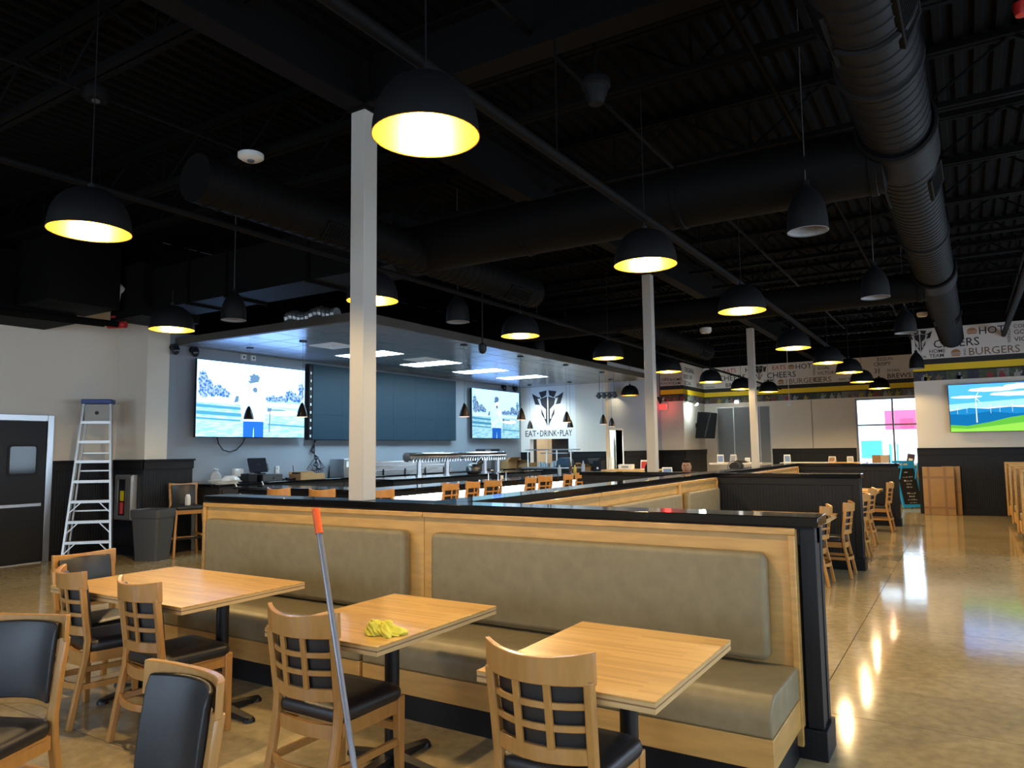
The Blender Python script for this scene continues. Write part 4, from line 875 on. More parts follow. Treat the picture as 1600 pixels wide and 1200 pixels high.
# ------------------------------------------------------------------ screens
def flat(parent, poly, y, m, name): return MB().prism(poly, 'y', y-.0012, y).obj(name, m, parent)
def blob(cx, cz, rx, rz, n=16, j=.0): return [(cx+rx*math.cos(2*PI*k/n)*(1+j*math.sin(k*2.4)), cz+rz*math.sin(2*PI*k/n)*(1+j*math.cos(k*3.1))) for k in range(n)]
def golf_tv(label, loc, k=1.0, sfx=''):
    t = thing('wall_screen', label, 'screen', loc, 90, 'golf screens behind the bar')
    w, h = 1.185, 1.30
    MB().box(-w,w,-.045,.0,-.012,h+.012).obj('housing', plastic_blk, t, bevel=.006)
    MB().box(-.5,.5,0,.09,.35,.95).obj('wall_mount', plastic_blk, t)
    E_ = lambda n, c, s: emis('golf '+n+sfx, c, s*k)
    p = flat(t, [(-w+.012,0),(w-.012,0),(w-.012,h),(-w+.012,h)], -.0455, E_('sky', (.22,.45,1), 4.6), 'picture'); y = -.047
    a = w-.012
    flat(p, [(-a,0),(a,0),(a,.70),(-a,.64)], y, emis_noise('golf grass'+sfx, (.26,.66,.95), (.55,.95,1), 1.3*k, 5, (1,1,9)), 'grass')
    for q, (z0, z1, x0, x1) in enumerate(((.58,.66,-a,a),(.50,.55,-a,-.2),(.38,.44,-a,-.1),(.22,.25,.3,a),(.30,.33,-a,-.3))): flat(p, [(x0,z0),(x1,z0-.03),(x1,z1-.03),(x0,z1)], y-.0014, E_('fairway', (.12,.55,.9), .85) if q else E_('pale', (.6,.85,1), 1.7), 'fairway_band')
    rt = random.Random(5); TR = [(-1.06,.95,.09,.17),(-.97,.86,.10,.13),(-1.04,.76,.10,.10),(-.88,.77,.09,.09),(-.76,.80,.09,.10),(-.66,.76,.08,.08),(-.58,.74,.06,.06),(.30,.70,.06,.05),(.40,.72,.06,.06),(.50,.70,.07,.05),(.60,.72,.06,.06),(.70,.71,.07,.05),(.80,.79,.10,.10),(.90,.76,.09,.09),(1.0,.73,.09,.07),(1.08,.92,.07,.12),(1.08,.80,.07,.08)]
    for x, z, rx, rz in TR:
        flat(p, blob(x, z, rx, rz, 22, .22), y-.0028-.0001*TR.index((x, z, rx, rz)), emis_noise('golf tree'+sfx, (.03,.20,.75), (.55,.82,1), .9*k, 22), 'tree')
    flat(p, blob(.62,.46,.40,.055,20), y-.0028, E_('sand', (1,1,1), 2.6), 'bunker'); flat(p, blob(.52,.50,.22,.018,16), y-.0042, E_('bunkerlip', (.25,.6,.85), .8), 'bunker_lip')
    # golfer in a white shirt and blue trousers
    wht = emis_noise('golf shirt'+sfx, (.3,.52,1), (.2,.42,1), 4.4*k, 6); blu = E_('trousers', (.03,.22,.95), .9); dk = E_('cap', (.22,.45,.8), .7)
    flat(p, [(-.26,.28),(.22,.28),(.28,.62),(.18,.80),(-.20,.80),(-.32,.62)], y-.0042, wht, 'shirt')
    flat(p, [(-.28,.62),(-.38,.80),(-.24,1.03),(-.18,1.0),(-.28,.8),(-.2,.7)], y-.0042, wht, 'raised_arm'); flat(p, [(-.44,.60),(-.35,.62),(-.34,.72),(-.40,.72)], y-.0048, dk, 'glove')
    flat(p, [(-.24,0),(.20,0),(.20,.28),(-.24,.28)], y-.0048, blu, 'trousers'); flat(p, [(-.03,0),(-.01,0),(-.015,.18)], y-.006, wht, 'trouser_gap')
    flat(p, blob(.0,.92,.085,.13,16), y-.0048, E_('face', (.85,.9,1), 2.2), 'face'); flat(p, blob(-.01,1.06,.11,.075,14,.2), y-.006, dk, 'cap'); flat(p, [(-.16,1.0),(.08,1.04),(.08,1.0),(-.1,.96)], y-.0062, dk, 'cap_brim'); flat(p, blob(.0,.85,.05,.05,12,.25), y-.0062, dk, 'beard')
    flat(p, [(.32,.1),(.345,.1),(.36,.5),(.335,.5)], y-.0048, dk, 'club'); flat(p, [(.28,.46),(.38,.48),(.38,.54),(.29,.53)], y-.0052, dk, 'hand_club')
    return t
golf_tv('large bright golf screen on the grey bar wall, left of the dark video wall', (-10.935, 8.735, 1.875), 1.0)
golf_tv('smaller looking golf screen on the grey bar wall, right of the dark video wall', (-10.935, 16.76, 1.905), .62, ' far')
t = thing('video_wall', 'wide dark blue switched-off video wall between the two golf screens', 'screen', (-10.96, 12.47, 1.83), 90)
MB().box(-2.42,2.42,-.05,.06,0,1.50).obj('frame', plastic_blk, t)
vm = mat('dark teal display', (.010,.034,.056), .5, spec=.3)
for i in range(6):
    for j in range(3): MB().box(-2.34+.793*i+.001, -2.34+.793*(i+1)-.001, -.062, -.05, .01+.495*j+.001, .01+.495*(j+1)-.001).obj('display_module', vm, t)
for k in range(9): MB().box(-2.40,-2.37,-.058,-.05,.05+.155*k,.10+.155*k).obj('side_latch', plastic_wht, t)
# screen on the right wall : wind turbines on green hills
t = thing('wall_screen', 'bright screen with wind turbines on green hills at the right edge', 'screen', (.64, 19.42, 1.866)); w, h = .945, 1.062
MB().box(-w,w,-.04,0,-.01,h+.01).obj('housing', plastic_blk, t, bevel=.005); MB().box(-.4,.4,0,.08,.3,.8).obj('wall_mount', plastic_blk, t)
a = w-.012; y = -.0405
p = flat(t, [(-a,0),(a,0),(a,h),(-a,h)], y, emis('tv sky', (.06,.32,1), 1.7), 'picture')
flat(p, [(-a,.30),(a,.30),(a,.72),(-a,.62)], y-.0014, emis('tv low sky', (.25,.55,1), 1.7), 'low_sky'); flat(p, [(-a,.30),(a,.30),(a,.58),(-a,.50)], y-.0028, emis('tv horizon', (.9,.97,1), 1.2), 'horizon_glow')
for x, z, rx, rz in ((-.1,.93,.45,.05),(.5,.98,.40,.06),(.35,.82,.5,.05),(-.6,.78,.3,.03),(.7,.70,.3,.04)): flat(p, blob(x,z,rx if abs(x)+rx<a else a-abs(x),rz,20,.08), y-.0032, emis('tv cloud', (.80,.95,1), 1.25), 'cloud')
flat(p, [(-a,.16),(a,.16),(a,.52),(.6,.50),(.2,.53),(-.2,.50),(-.55,.53),(-a,.47)], y-.0042, emis('tv far hill', (.02,.33,.78), .8), 'far_hill')
flat(p, [(-a,.10),(a,.10),(a,.42),(.3,.38),(-.2,.44),(-.6,.38),(-a,.40)], y-.0056, emis('tv mid hill', (.01,.24,.62), .7), 'middle_hill')
flat(p, [(-a,0),(a,0),(a,.36),(.6,.36),(.2,.30),(-.2,.20),(-.6,.13),(-a,.16)], y-.007, emis('tv green hill', (.16,.62,.07), .85), 'green_hill')
flat(p, [(-a,0),(a,0),(a,.16),(.4,.2),(-.2,.12),(-.6,.06),(-a,.09)], y-.0084, emis('tv light green', (.34,.80,.10), .95), 'near_hill'); flat(p, [(-.5,.07),(.3,.20),(a,.26),(a,.23),(.3,.17)], y-.0086, emis('tv green hill', (.16,.62,.07), .85), 'hill_shade')
tw = emis('tv turbine', (.9,.96,1), 1.15)
def turbine(x, z, H):
    m = MB().prism([(x-H*.02,z),(x+H*.02,z),(x+H*.01,z+H),(x-H*.01,z+H)], 'y', y-.0105, y-.0095)
    for q in (65, 185, 305):
        c, s = math.cos(R(q)), math.sin(R(q)); L = H*.42; m.prism([(x-s*H*.018,z+H+c*H*.018),(x+c*L,z+H+s*L),(x+s*H*.018,z+H-c*H*.018)], 'y', y-.0112, y-.0105)
    m.obj('turbine', tw, p)
turbine(-.42,.20,.56); turbine(.72,.32,.45)
for x, z, H in ((-.78,.40,.16),(-.15,.40,.18),(.02,.42,.16),(.25,.42,.17),(.5,.44,.14),(-.6,.42,.1)): turbine(x, z, H)
t = thing('wall_monitor', 'switched-off black monitor on a tilted arm beside the far column', 'screen', (-7.30, 23.75, 1.88), 84)
M = Matrix.Rotation(R(8), 4, 'X')
MB().box(-.72,.72,-.05,.02,0,.86,M).obj('housing', plastic_blk, t, bevel=.008); MB().box(-.70,.70,-.053,-.05,.03,.84,M).obj('dark_screen', mirror_g, t)
MB().box(-.1,.1,.0,.26,.36,.5).obj('wall_arm', plastic_blk, t)
t = thing('wall_spotlight', 'bright spotlight above the tilted black monitor', 'spotlight', (-7.35, 23.0, 3.02)); MB().cyl((-.2,0,.05),(0,0,0),.03).obj('arm', plastic_wht, t); MB().cyl((-.03,0,.04),(.06,-.02,-.06),.05,.07).obj('head', plastic_wht, t, smooth=True); MB().lathe([(.001,-.09),(.05,-.08),(.06,-.05)],(.05,-.02,0),14).obj('lens', emis('spot lens', (.85,1,1), 40), t)
l = bpy.data.lights.new('wall_spotlight_light', 'POINT'); l.energy = 22; l.color = (.85,1,1); l.shadow_soft_size = .05; o = bpy.data.objects.new('wall_spotlight_light', l); o.location = (-7.2, 23.05, 2.88); COL.objects.link(o)
t = thing('wall_spotlight', 'small round white spotlight on the photo strip right of the monitor', 'spotlight', (-6.45, 24.6, 3.07)); MB().cyl((0,.18,.02),(0,.02,0),.02).obj('arm', plastic_wht, t); MB().lathe([(.001,-.05),(.06,-.04),(.08,.0),(.05,.06),(.001,.07)],n=16).obj('head', emis('spot glow', (1,1,.95), 3), t, smooth=True)
t = thing('hanging_sensor', 'small white box hanging on a thin rod before the cream far wall', 'sensor', (-4.35, 22.4, 2.75)); MB().box(-.06,.06,-.05,.05,0,.14).obj('box', plastic_wht, t, bevel=.01); MB().cyl((0,0,.13),(0,0,2.3),.007,n=6).obj('rod', plastic_wht, t)
t = thing('exit_sign', 'glowing red exit sign by the passage column', 'sign', (-8.25, 22.53, 2.80)); MB().box(-.16,.16,-.04,.04,0,.2).obj('case', plastic_wht, t, bevel=.005); MB().box(-.14,.14,-.043,-.04,.02,.18).obj('face', emis('exit red', (1,.03,.02), 2.5), t); text('EXIT', .13, plastic_wht, t, (-.125,-.044,.055), name='lettering')
l = bpy.data.lights.new('exit_sign_light', 'POINT'); l.energy = 2.5; l.color = (1,.05,.04); l.shadow_soft_size = .1; o = bpy.data.objects.new('exit_sign_light', l); o.location = (-8.1, 22.3, 2.9); COL.objects.link(o)

# ------------------------------------------------------------------ sign on the bar end wall
sg = thing('wall_emblem', 'black horned emblem above the words EAT DRINK PLAY', 'emblem', (-10.14, 18.295, 2.24)); emblem(sg, 0, 0, 0, 1.03, m=inkblack)
sw = thing('wall_lettering', 'thin black words EAT DRINK PLAY on the white bar end wall', 'lettering', (-10.15, 18.296, 1.955))
text('EAT', .25, inkblack, sw, (-.76, 0, 0), name='word', width=.36, bold=.004); text('DRINK', .25, inkblack, sw, (-.27, 0, .0), name='word', width=.55, bold=.004); text('PLAY', .25, inkblack, sw, (.38, 0, 0), name='word', width=.38, bold=.004)
for x in (-.335, .33): MB().prism(blob(x, .09, .022, .022, 10), 'y', -.003, 0).obj('dot', inkblack, sw)

# ------------------------------------------------------------------ the bar
t = thing('bar_counter', 'long bar counter with a black granite top and a bright lit front', 'bar counter', (0,0,0))
MB().box(-7.35,-6.70,7.45,17.2,1.03,1.07).box(-9.75,-7.35,7.45,8.05,1.03,1.07).obj('countertop', stone, t, bevel=.006)
MB().box(-7.32,-6.74,7.50,17.15,.965,1.03).box(-9.7,-7.32,7.50,8.0,.965,1.03).obj('apron', blackpaint, t)
MB().box(-7.2,-6.95,7.70,17.1,0,.965).obj('lit_front', mat('white bar front tile', (.85,.85,.84), .4), t); MB().box(-9.6,-7.2,7.70,7.95,0,.965).obj('dark_front', blackpaint, t)
MB().box(-6.80,-6.785,7.75,17.1,.95,.965).obj('led_strip', ledstrip, t)
MB().tube([(-6.78,7.8,.18),(-6.78,17.0,.18)],.022,10).obj('foot_rail', steel, t, smooth=True)
t = thing('tap_island', 'black island counter carrying the long chrome beer tap tower', 'counter', (-8.6, 11.95, 0)); MB().box(-.38,.38,-2.5,2.5,0,1.08).obj('cabinet', plastic_blk, t); MB().box(-.42,.42,-2.55,2.55,1.08,1.12).obj('countertop', stone, t, bevel=.005)
for k in range(6): MB().box(.38,.395,-2.45+.82*k,-2.45+.82*k+.79,.1,1.0).obj('door', blackpaint, t, bevel=.004)
def taptower(y0, y1, legs, label):
    t = thing('beer_tap_tower', label, 'tap tower', (-8.6, (y0+y1)/2, 1.12), 0, 'beer tap towers'); a = (y1-y0)/2
    MB().cyl((0,-a,.36),(0,a,.36),.08,n=24).obj('manifold', chrome, t, smooth=True)
    for s in (-1,1): MB().cyl((0,s*a-.02,.36),(0,s*a+.02,.36),.088,n=24).obj('end_ring', chrome, t, smooth=True)
    for ly in legs: MB().cyl((0,ly-(y0+y1)/2,0),(0,ly-(y0+y1)/2,.30),.052,n=18).obj('leg', steel, t, smooth=True); MB().cyl((0,ly-(y0+y1)/2,.0),(0,ly-(y0+y1)/2,.02),.075,n=18).obj('leg_flange', steel, t, smooth=True)
    n = int((y1-y0)/.085)
    for k in range(n):
        y = -a+.05+k*.085; f = MB().cyl((.06,y,.325),(.115,y,.31),.014,n=8).cyl((.105,y,.315),(.11,y,.262),.012,n=8).obj('faucet', chrome, t, smooth=True); MB().cyl((.105,y,.318),(.112,y,.345),.008,.008,n=8).obj('lever', chrome, f, smooth=True)
taptower(10.25, 11.83, (10.6, 11.45), 'left half of the long chrome beer tap tower'); taptower(11.87, 13.45, (12.75, 13.25), 'right half of the long chrome beer tap tower')
t = thing('back_counter', 'dark back bar counter along the grey wall under the screens', 'counter', (-10.72, 12.6, 0))
MB().box(-.30,.30,-4.9,4.9,0,1.04).obj('cabinet', mat('dark brown cabinet', (.022,.018,.016), .5), t); MB().box(-.32,.34,-4.93,4.93,1.04,1.085).obj('countertop', stone, t, bevel=.005)
for k in range(14):
    dd = MB().box(.30,.318,-4.85+.69*k,-4.85+.69*k+.67,.08,1.0).obj('door', mat('dark brown cabinet', (.022,.018,.016), .5), t, bevel=.003)
    MB().cyl((.34,-4.85+.69*k+(.62 if k%2==0 else .05),.70),(.34,-4.85+.69*k+(.62 if k%2==0 else .05),.88),.009,n=8).obj('handle', steel, dd)
ZB = 1.0855
t = thing('counter_cable', 'pale cable hanging over the front of the back counter', 'cable', (0,0,0)); MB().tube([(-10.4,7.95,ZB+.01),(-10.35,7.95,ZB),(-10.34,8.05,.9),(-10.33,8.15,.76),(-10.33,8.35,.74),(-10.34,8.45,.85),(-10.35,8.52,1.05),(-10.4,8.53,ZB+.01)],.011,8).obj('cable', plastic_wht, t, smooth=True)
random.seed(3)
for k, (y, lb) in enumerate(((7.83,'heap of white papers at the left end of the back counter'),(8.06,'crumpled white cloth behind the paper heap on the back counter'))):
    t = thing('paper_heap', lb, 'papers', (-10.6, y, ZB)); 
    for q in range(5): MB().box(-.14,.14,-.10,.10,.012*q,.012*q+.009,Matrix.Rotation(random.uniform(-.7,.7),4,'Z')@Matrix.Translation((0,0,.002*q))).obj('sheet', paper, t)
    if k: MB().rings([[(r*math.cos(2*PI*i/14)*(1+.2*math.sin(3*i)), r*math.sin(2*PI*i/14)*(1+.2*math.cos(5*i)), z) for i in range(14)] for r,z in ((.15,.06),(.13,.09),(.08,.12),(.02,.13))]).obj('crumple', paper, t, smooth=True)
t = thing('plastic_bag', 'pale clear plastic bag on the back counter', 'bag', (-10.88, 7.95, ZB)); MB().rings([[(r*math.cos(2*PI*i/14)*(1+.18*math.sin(3*i+k)), .8*r*math.sin(2*PI*i/14)*(1+.2*math.cos(4*i)), z) for i in range(14)] for k,(r,z) in enumerate(((.09,0),(.12,.06),(.10,.14),(.05,.2)))]).obj('body', mat('frosted plastic', (.45,.48,.52), .4), t, smooth=True); MB().cyl((0,0,.19),(.02,0,.24),.02,.05).obj('neck', MATS['frosted plastic'], t)
t = thing('tape_roll', 'white roll standing on the back counter left of the cash drawer', 'roll', (-10.85, 8.17, ZB)); MB().lathe([(.03,0),(.07,0),(.07,.12),(.03,.12),(.03,0)],n=18).obj('roll', plastic_wht, t, smooth=True); MB().lathe([(.028,0),(.03,.0),(.03,.124),(.028,.124)],n=14).obj('core', cardboard, t)
t = thing('paper_towel_box', 'white rounded box behind the receipt printer', 'box', (-10.88, 8.40, ZB)); MB().box(-.06,.06,-.10,.10,0,.24).obj('body', plastic_wht, t, bevel=.03, seg=4); MB().box(.058,.064,-.06,.06,.04,.10).obj('slot', plastic_gry, t)
t = thing('receipt_printer', 'black receipt printer left of the cash drawer', 'printer', (-10.62, 8.44, ZB)); MB().box(-.12,.10,-.09,.09,0,.15).obj('body', plastic_blk, t, bevel=.01); MB().box(-.02,.06,-.06,.06,.148,.158).obj('paper_slot', plastic_gry, t)
t = thing('cash_drawer', 'black cash drawer with a lock on the back counter', 'cash drawer', (-10.65, 8.80, ZB)); MB().box(-.2,.2,-.22,.22,0,.125).obj('body', plastic_blk, t, bevel=.008); MB().box(.2,.212,-.21,.21,.01,.115).obj('drawer_front', plastic_gry, t); MB().cyl((.212,0,.06),(.22,0,.06),.018).obj('lock', chrome, t)
t = thing('register_screen', 'tilted black register screen on the cash drawer', 'monitor', (-10.70, 8.72, ZB+.126)); M = Matrix.Rotation(R(-18), 4, 'Y')
MB().box(-.02,.02,-.19,.19,.04,.30,M).obj('display', mirror_g, t, bevel=.008); MB().box(-.13,.02,-.12,.12,0,.02).obj('foot', plastic_blk, t); MB().box(-.08,-.03,-.05,.05,.01,.2).obj('stand', plastic_blk, t); MB().box(-.03,.0,.19,.23,.08,.2,M).obj('card_reader', plastic_gry, t)
t = thing('wall_socket', 'white double socket on the grey wall right of the register', 'socket', (-11.04, 9.40, 1.20)); MB().box(0,.012,-.045,.045,0,.14).obj('plate', plastic_wht, t, bevel=.004); MB().cyl((.012,0,.10),(.03,0,.10),.02).cyl((.012,0,.04),(.03,0,.04),.02).obj('plug', plastic_wht, t)
t = thing('small_parts', 'row of small black parts on the back counter left of the carton', 'parts', (-10.75, 9.38, ZB))
for k in range(5): MB().box(-.03,.03,-.2+.09*k,-.14+.09*k,0,.02+.012*(k%3)).obj('part', plastic_blk, t, bevel=.004)
t = thing('router_carton', 'low open cardboard carton under the hanging cables', 'carton', (-10.75, 9.87, ZB)); MB().box(-.16,.16,-.30,.30,0,.10).obj('box', cardboard, t); MB().box(-.16,-.15,-.30,.30,.1,.14).box(.15,.16,-.3,-.02,.1,.13).obj('flap', cardboard, t)
t = thing('router', 'black router with an antenna lying on the low carton', 'router', (-10.77, 9.72, ZB+.101)); MB().box(-.09,.09,-.13,.13,0,.03).obj('body', plastic_blk, t, bevel=.006); MB().cyl((-.07,-.1,.03),(-.07,-.12,.16),.006).obj('antenna', plastic_blk, t)
t = thing('hanging_cables', 'tangle of black cables hanging below the dark video wall', 'cable', (0,0,0))
for k in range(5):
    o_ = .03*k; MB().tube([(-11.0,10.27+o_*.4,1.82),(-11.01,10.30-o_,1.62),(-10.98,10.26+o_,1.48),(-10.96,10.36-o_*1.3,1.34),(-10.94,10.22+o_*2,1.22),(-10.9,10.34-o_,1.12),(-10.88,10.2+o_,ZB+.008)],.007,6).obj('cable', plastic_blk, t, smooth=True)
for k in range(3): MB().tube([(-10.98,10.3,1.5),(-10.96,10.15-.05*k,1.36-.05*k),(-10.95,10.22,1.22),(-10.95,10.42+.05*k,1.28),(-10.97,10.36,1.46)],.006,6).obj('cable_loop', plastic_blk, t, smooth=True)
t = thing('screen_cable', 'black cable looping below the large golf screen', 'cable', (0,0,0)); MB().tube([(-10.98,8.04,1.87),(-10.99,8.08,1.76),(-11.0,8.18,1.65),(-11.0,8.32,1.615),(-11.0,8.46,1.65),(-10.99,8.57,1.76),(-10.98,8.62,1.87)],.011,8).obj('cable', plastic_blk, t, smooth=True)
t = thing('ice_machine', 'small stainless machine on the back counter behind the nearest post', 'machine', (-10.75, 10.85, ZB)); MB().box(-.2,.2,-.2,.2,0,.36).obj('body', steel, t, bevel=.006); MB().box(.2,.206,-.14,.14,.2,.32).obj('screen', paper, t)
t = thing('bottle_riser', 'three-step stainless bottle riser along the back bar', 'shelf', (-10.7, 12.75, ZB))
for k in range(3): MB().box(-.26+.0*k,.26-.16*k,-1.3,1.3,.095*k,.095*(k+1)).obj('step', steel, t, bevel=.004); MB().box(.26-.16*k,.262-.16*k,-1.28,1.28,.095*k+.08,.095*(k+1)).obj('step_lip', chrome, t)
for k in range(4): MB().box(.262,.275,-1.1+.7*k,-1.06+.7*k,0,.13).obj('bracket', plastic_blk, t)
t = thing('speaker_box', 'grey sided black box on the riser behind the tap tower', 'speaker', (-10.75, 16.1, ZB)); MB().box(-.14,.14,-.36,.36,.0,.53).obj('case', plastic_gry, t); MB().box(.14,.15,-.06,.34,.30,.52).obj('grille', plastic_blk, t); MB().box(.14,.15,-.34,-.08,.02,.5).obj('side_panel', steel, t)
for y, s, lb in ((16.95,.20,'open cardboard carton at the right end of the back counter'),):
    t = thing('open_carton', lb, 'carton', (-10.72, y, ZB)); MB().box(-.2,.2,-.25,.25,0,.2).obj('box', cardboard, t); MB().hexa([(.2,-.25,.2),(.205,-.25,.2),(.205,.25,.2),(.2,.25,.2)],[(.32,-.25,.3),(.325,-.25,.3),(.325,.25,.3),(.32,.25,.3)]).obj('flap', cardboard, t); MB().hexa([(-.2,.25,.2),(.2,.25,.2),(.2,.255,.2),(-.2,.255,.2)],[(-.2,.38,.27),(.2,.38,.27),(.2,.385,.27),(-.2,.385,.27)]).obj('flap', cardboard, t)
# bags, glass basket, chairs clutter on the island and the bar
t = thing('black_bag', 'black bin bag standing by the beer tap tower', 'bag', (-8.15, 11.75, 1.09)); 
t.location = (-8.32, 11.95, 1.1205); MB().rings([[(r*math.cos(2*PI*i/18)*(1+.12*math.sin(3*i+k)), 1.7*r*math.sin(2*PI*i/18)*(1+.1*math.cos(5*i+k)), z) for i in range(18)] for k,(r,z) in enumerate(((.09,0),(.12,.06),(.11,.14),(.07,.20),(.03,.22)))]).obj('body', mat('black film', (.01,.01,.012), .3), t, smooth=True); MB().cyl((0,.1,.18),(.02,.22,.25),.04,.07).obj('neck', MATS['black film'], t, smooth=True)
t = thing('chrome_basket', 'chrome handled bar caddy behind the third bar stool', 'caddy', (-7.05, 10.85, 1.0705)); MB().box(-.10,.10,-.13,.13,0,.01).obj('base', chrome, t)
for s in (-1,1): MB().tube([(s*.1,-.13,.0),(s*.1,-.13,.12),(s*.1,-.05,.16),(s*.1,.05,.16),(s*.1,.13,.12),(s*.1,.13,0)],.008,8).obj('handle', chrome, t, smooth=True)
MB().box(-.06,.06,-.09,.0,.01,.10).obj('napkins', plastic_blk, t); MB().box(-.06,.06,.02,.10,.01,.07).obj('sachets', paper, t)
t = thing('glass_rack', 'steel glass rack on white legs in front of the pass window', 'rack', (-9.32, 17.0, 0)); 
MB().box(-.72,.72,-.25,.25,.0,1.08).obj('cabinet', plastic_blk, t); MB().box(-.75,.75,-.3,.3,1.08,1.12).obj('countertop', steel, t, bevel=.004)
MB().box(-.70,.72,-.22,.22,1.56,1.59).obj('top_shelf', steel, t); MB().box(-.25,.55,-.18,.18,1.47,1.50).obj('hanging_glass_rail', chrome, t)
for x in (-.62,-.05,.25,.66): MB().cyl((x,-.2,1.12),(x,-.2,1.56),.018,n=10).obj('leg', plastic_wht, t)
cl = mat('clear cup plastic', (.35,.42,.48), .25)
for k, (x, y, h, m, lb) in enumerate(((-9.55,16.85,.16,cl,'left cluster of clear cups before the pass window'),(-9.38,16.8,.13,cl,'middle stack of clear cups before the pass window'),(-9.15,16.85,.2,cl,'stack of clear cups beside the dark domed lid'))):
    t = thing('cup_stack', lb, 'cups', (x, y, 1.1205), 0, 'cup stacks before the pass window')
    for q in range(4): MB().lathe([(.03,0),(.042,h*.8),(.040,h*.8),(.028,.005)], ((q%2)*.085-.04,(q//2)*.085-.04,0), 12).obj('cup', m, t, smooth=True)
t = thing('domed_box', 'dark domed container on the counter right of the clear cups', 'container', (-8.85, 16.85, 1.1205)); MB().prism([(-.2,0),(.2,0),(.19,.16),(.1,.25),(-.1,.25),(-.19,.16)],'y',-.14,.14).obj('lid', mat('dark blue plastic', (.02,.04,.07), .3), t, bevel=.02); MB().box(-.21,.21,-.15,.15,0,.03).obj('base', plastic_blk, t)
bot = mat('brown bottle glass', (.05,.02,.01), .1)
for k, (x, y, h, m, lb) in enumerate(((-7.15,13.35,.20,cl,'clear cup holder behind the fifth bar stool'),(-7.1,13.75,.20,bot,'dark sauce bottle behind the last bar stools'),(-7.15,14.05,.18,mat('mustard', (.4,.28,.03), .4),'mustard bottle behind the last bar stools'),(-7.1,14.35,.26,mat('bluish carton', (.3,.36,.5), .6),'pale blue menu holder behind the last bar stools'))):
    t = thing('bar_condiment', lb, 'bottle' if k else 'cup holder', (x, y, 1.0705)); MB().lathe([(.001,0),(.035,0),(.036,h*.65),(.015,h*.85),(.014,h)],n=14).obj('body', m, t, smooth=True); MB().cyl((0,0,h),(0,0,h+.02),.016).obj('cap', plastic_blk, t)
for k, (x, y, lb) in enumerate(((-10.75,17.75,'cardboard carton with raised flaps left of the glass rack'),(-10.42,17.55,'flat opened carton next to the glass rack'),(-8.75,17.9,'long tan carton under the cream wall'))):
    t = thing('open_carton', lb, 'carton', (x, y, 1.086 if k != 2 else .97)); w = .2 if k != 2 else .17; MB().box(-w,w,-.15,.15,0,.14).obj('box', cardboard, t)
    MB().hexa([(-w,-.15,.14),(w,-.15,.14),(w,-.145,.14),(-w,-.145,.14)],[(-w,-.26,.22),(w,-.26,.22),(w,-.255,.22),(-w,-.255,.22)]).obj('flap', cardboard, t); MB().hexa([(-w,-.15,.14),(-w+.005,-.15,.14),(-w+.005,.15,.14),(-w,.15,.14)],[(-w-.1,-.15,.24),(-w-.095,-.15,.24),(-w-.095,.15,.24),(-w-.1,.15,.24)]).obj('flap', cardboard, t)
t = thing('side_counter', 'low black service counter under the cream wall', 'counter', (-8.7, 17.9, 0)); MB().box(-.33,.5,-.28,.36,0,.93).obj('cabinet', plastic_blk, t); MB().box(-.35,.52,-.30,.37,.93,.97).obj('countertop', stone, t, bevel=.004)
t = thing('end_counter', 'dark counter end below the pass window carrying cartons', 'counter', (-10.55, 17.68, 0)); MB().box(-.46,.45,-.12,.55,0,1.04).obj('cabinet', plastic_blk, t); MB().box(-.48,.47,-.145,.57,1.045,1.085).obj('countertop', stone, t)
t = thing('coffee_maker', 'black coffee maker with grey hopper under the cream wall', 'machine', (-8.38, 17.9, .9705)); MB().box(-.12,.12,-.14,.14,0,.30).obj('body', plastic_blk, t, bevel=.01); MB().hexa([(-.24,-.08,.22),(-.14,-.08,.22),(-.14,.08,.22),(-.24,.08,.22)],[(-.30,-.1,.36),(.08,-.1,.36),(.08,.1,.36),(-.30,.1,.36)]).obj('hopper', plastic_gry, t); MB().cyl((.02,-.15,.1),(.02,-.16,.1),.03).obj('dial', plastic_wht, t)

# ------------------------------------------------------------------ high tables, table cards and people beyond the dividers
def high_table(label, x, y, w, d, z, m=butcher_m):
    t = thing('high_table', label, 'table', (x, y, 0), 0, 'high tables'); MB().box(-w/2,w/2,-d/2,d/2,z-.04,z).obj('tabletop', m, t, bevel=.004); MB().cyl((0,0,.02),(0,0,z-.04),.04,n=14).obj('column', blacksteel, t, smooth=True); MB().lathe([(.001,0),(.26,0),(.26,.02),(.05,.04),(.001,.04)],n=24).obj('base', blacksteel, t, smooth=True); return t
pale_top = mat('pale laminate', (.62,.58,.52), .35)
high_table('pale high table behind the third cream post', -4.9, 18.4, 1.1, .8, 1.20, pale_top); high_table('pale high table right of the third cream post', -3.6, 20.1, 1.05, .8, 1.17, pale_top); high_table('wooden high table in front of the bright window', -2.9, 22.1, 1.1, .8, 1.13)
high_table('wooden high table left of the second cream post', -6.25, 15.0, 1.1, .8, 1.13)
def card(label, loc, rz, w=.16, h=.2, c1=None, name='table_card'):
    t = thing(name, label, 'table card', loc, rz, 'table cards')
    MB().hexa([(-w/2,-.05,0),(w/2,-.05,0),(w/2,-.046,0),(-w/2,-.046,0)],[(-w/2,-.002,h),(w/2,-.002,h),(w/2,.002,h),(-w/2,.002,h)]).hexa([(-w/2,.046,0),(w/2,.046,0),(w/2,.05,0),(-w/2,.05,0)],[(-w/2,-.002,h),(w/2,-.002,h),(w/2,.002,h),(-w/2,.002,h)]).obj('card', paper, t)
    MB().hexa([(-w*.4,-.0505,.02),(w*.4,-.0505,.02),(w*.4,-.047,.02),(-w*.4,-.047,.02)],[(-w*.4,-.012,h*.85),(w*.4,-.012,h*.85),(w*.4,-.008,h*.85),(-w*.4,-.008,h*.85)]).obj('printed_panel', c1 or mat('blue print', (.12,.2,.42), .5), t); return t
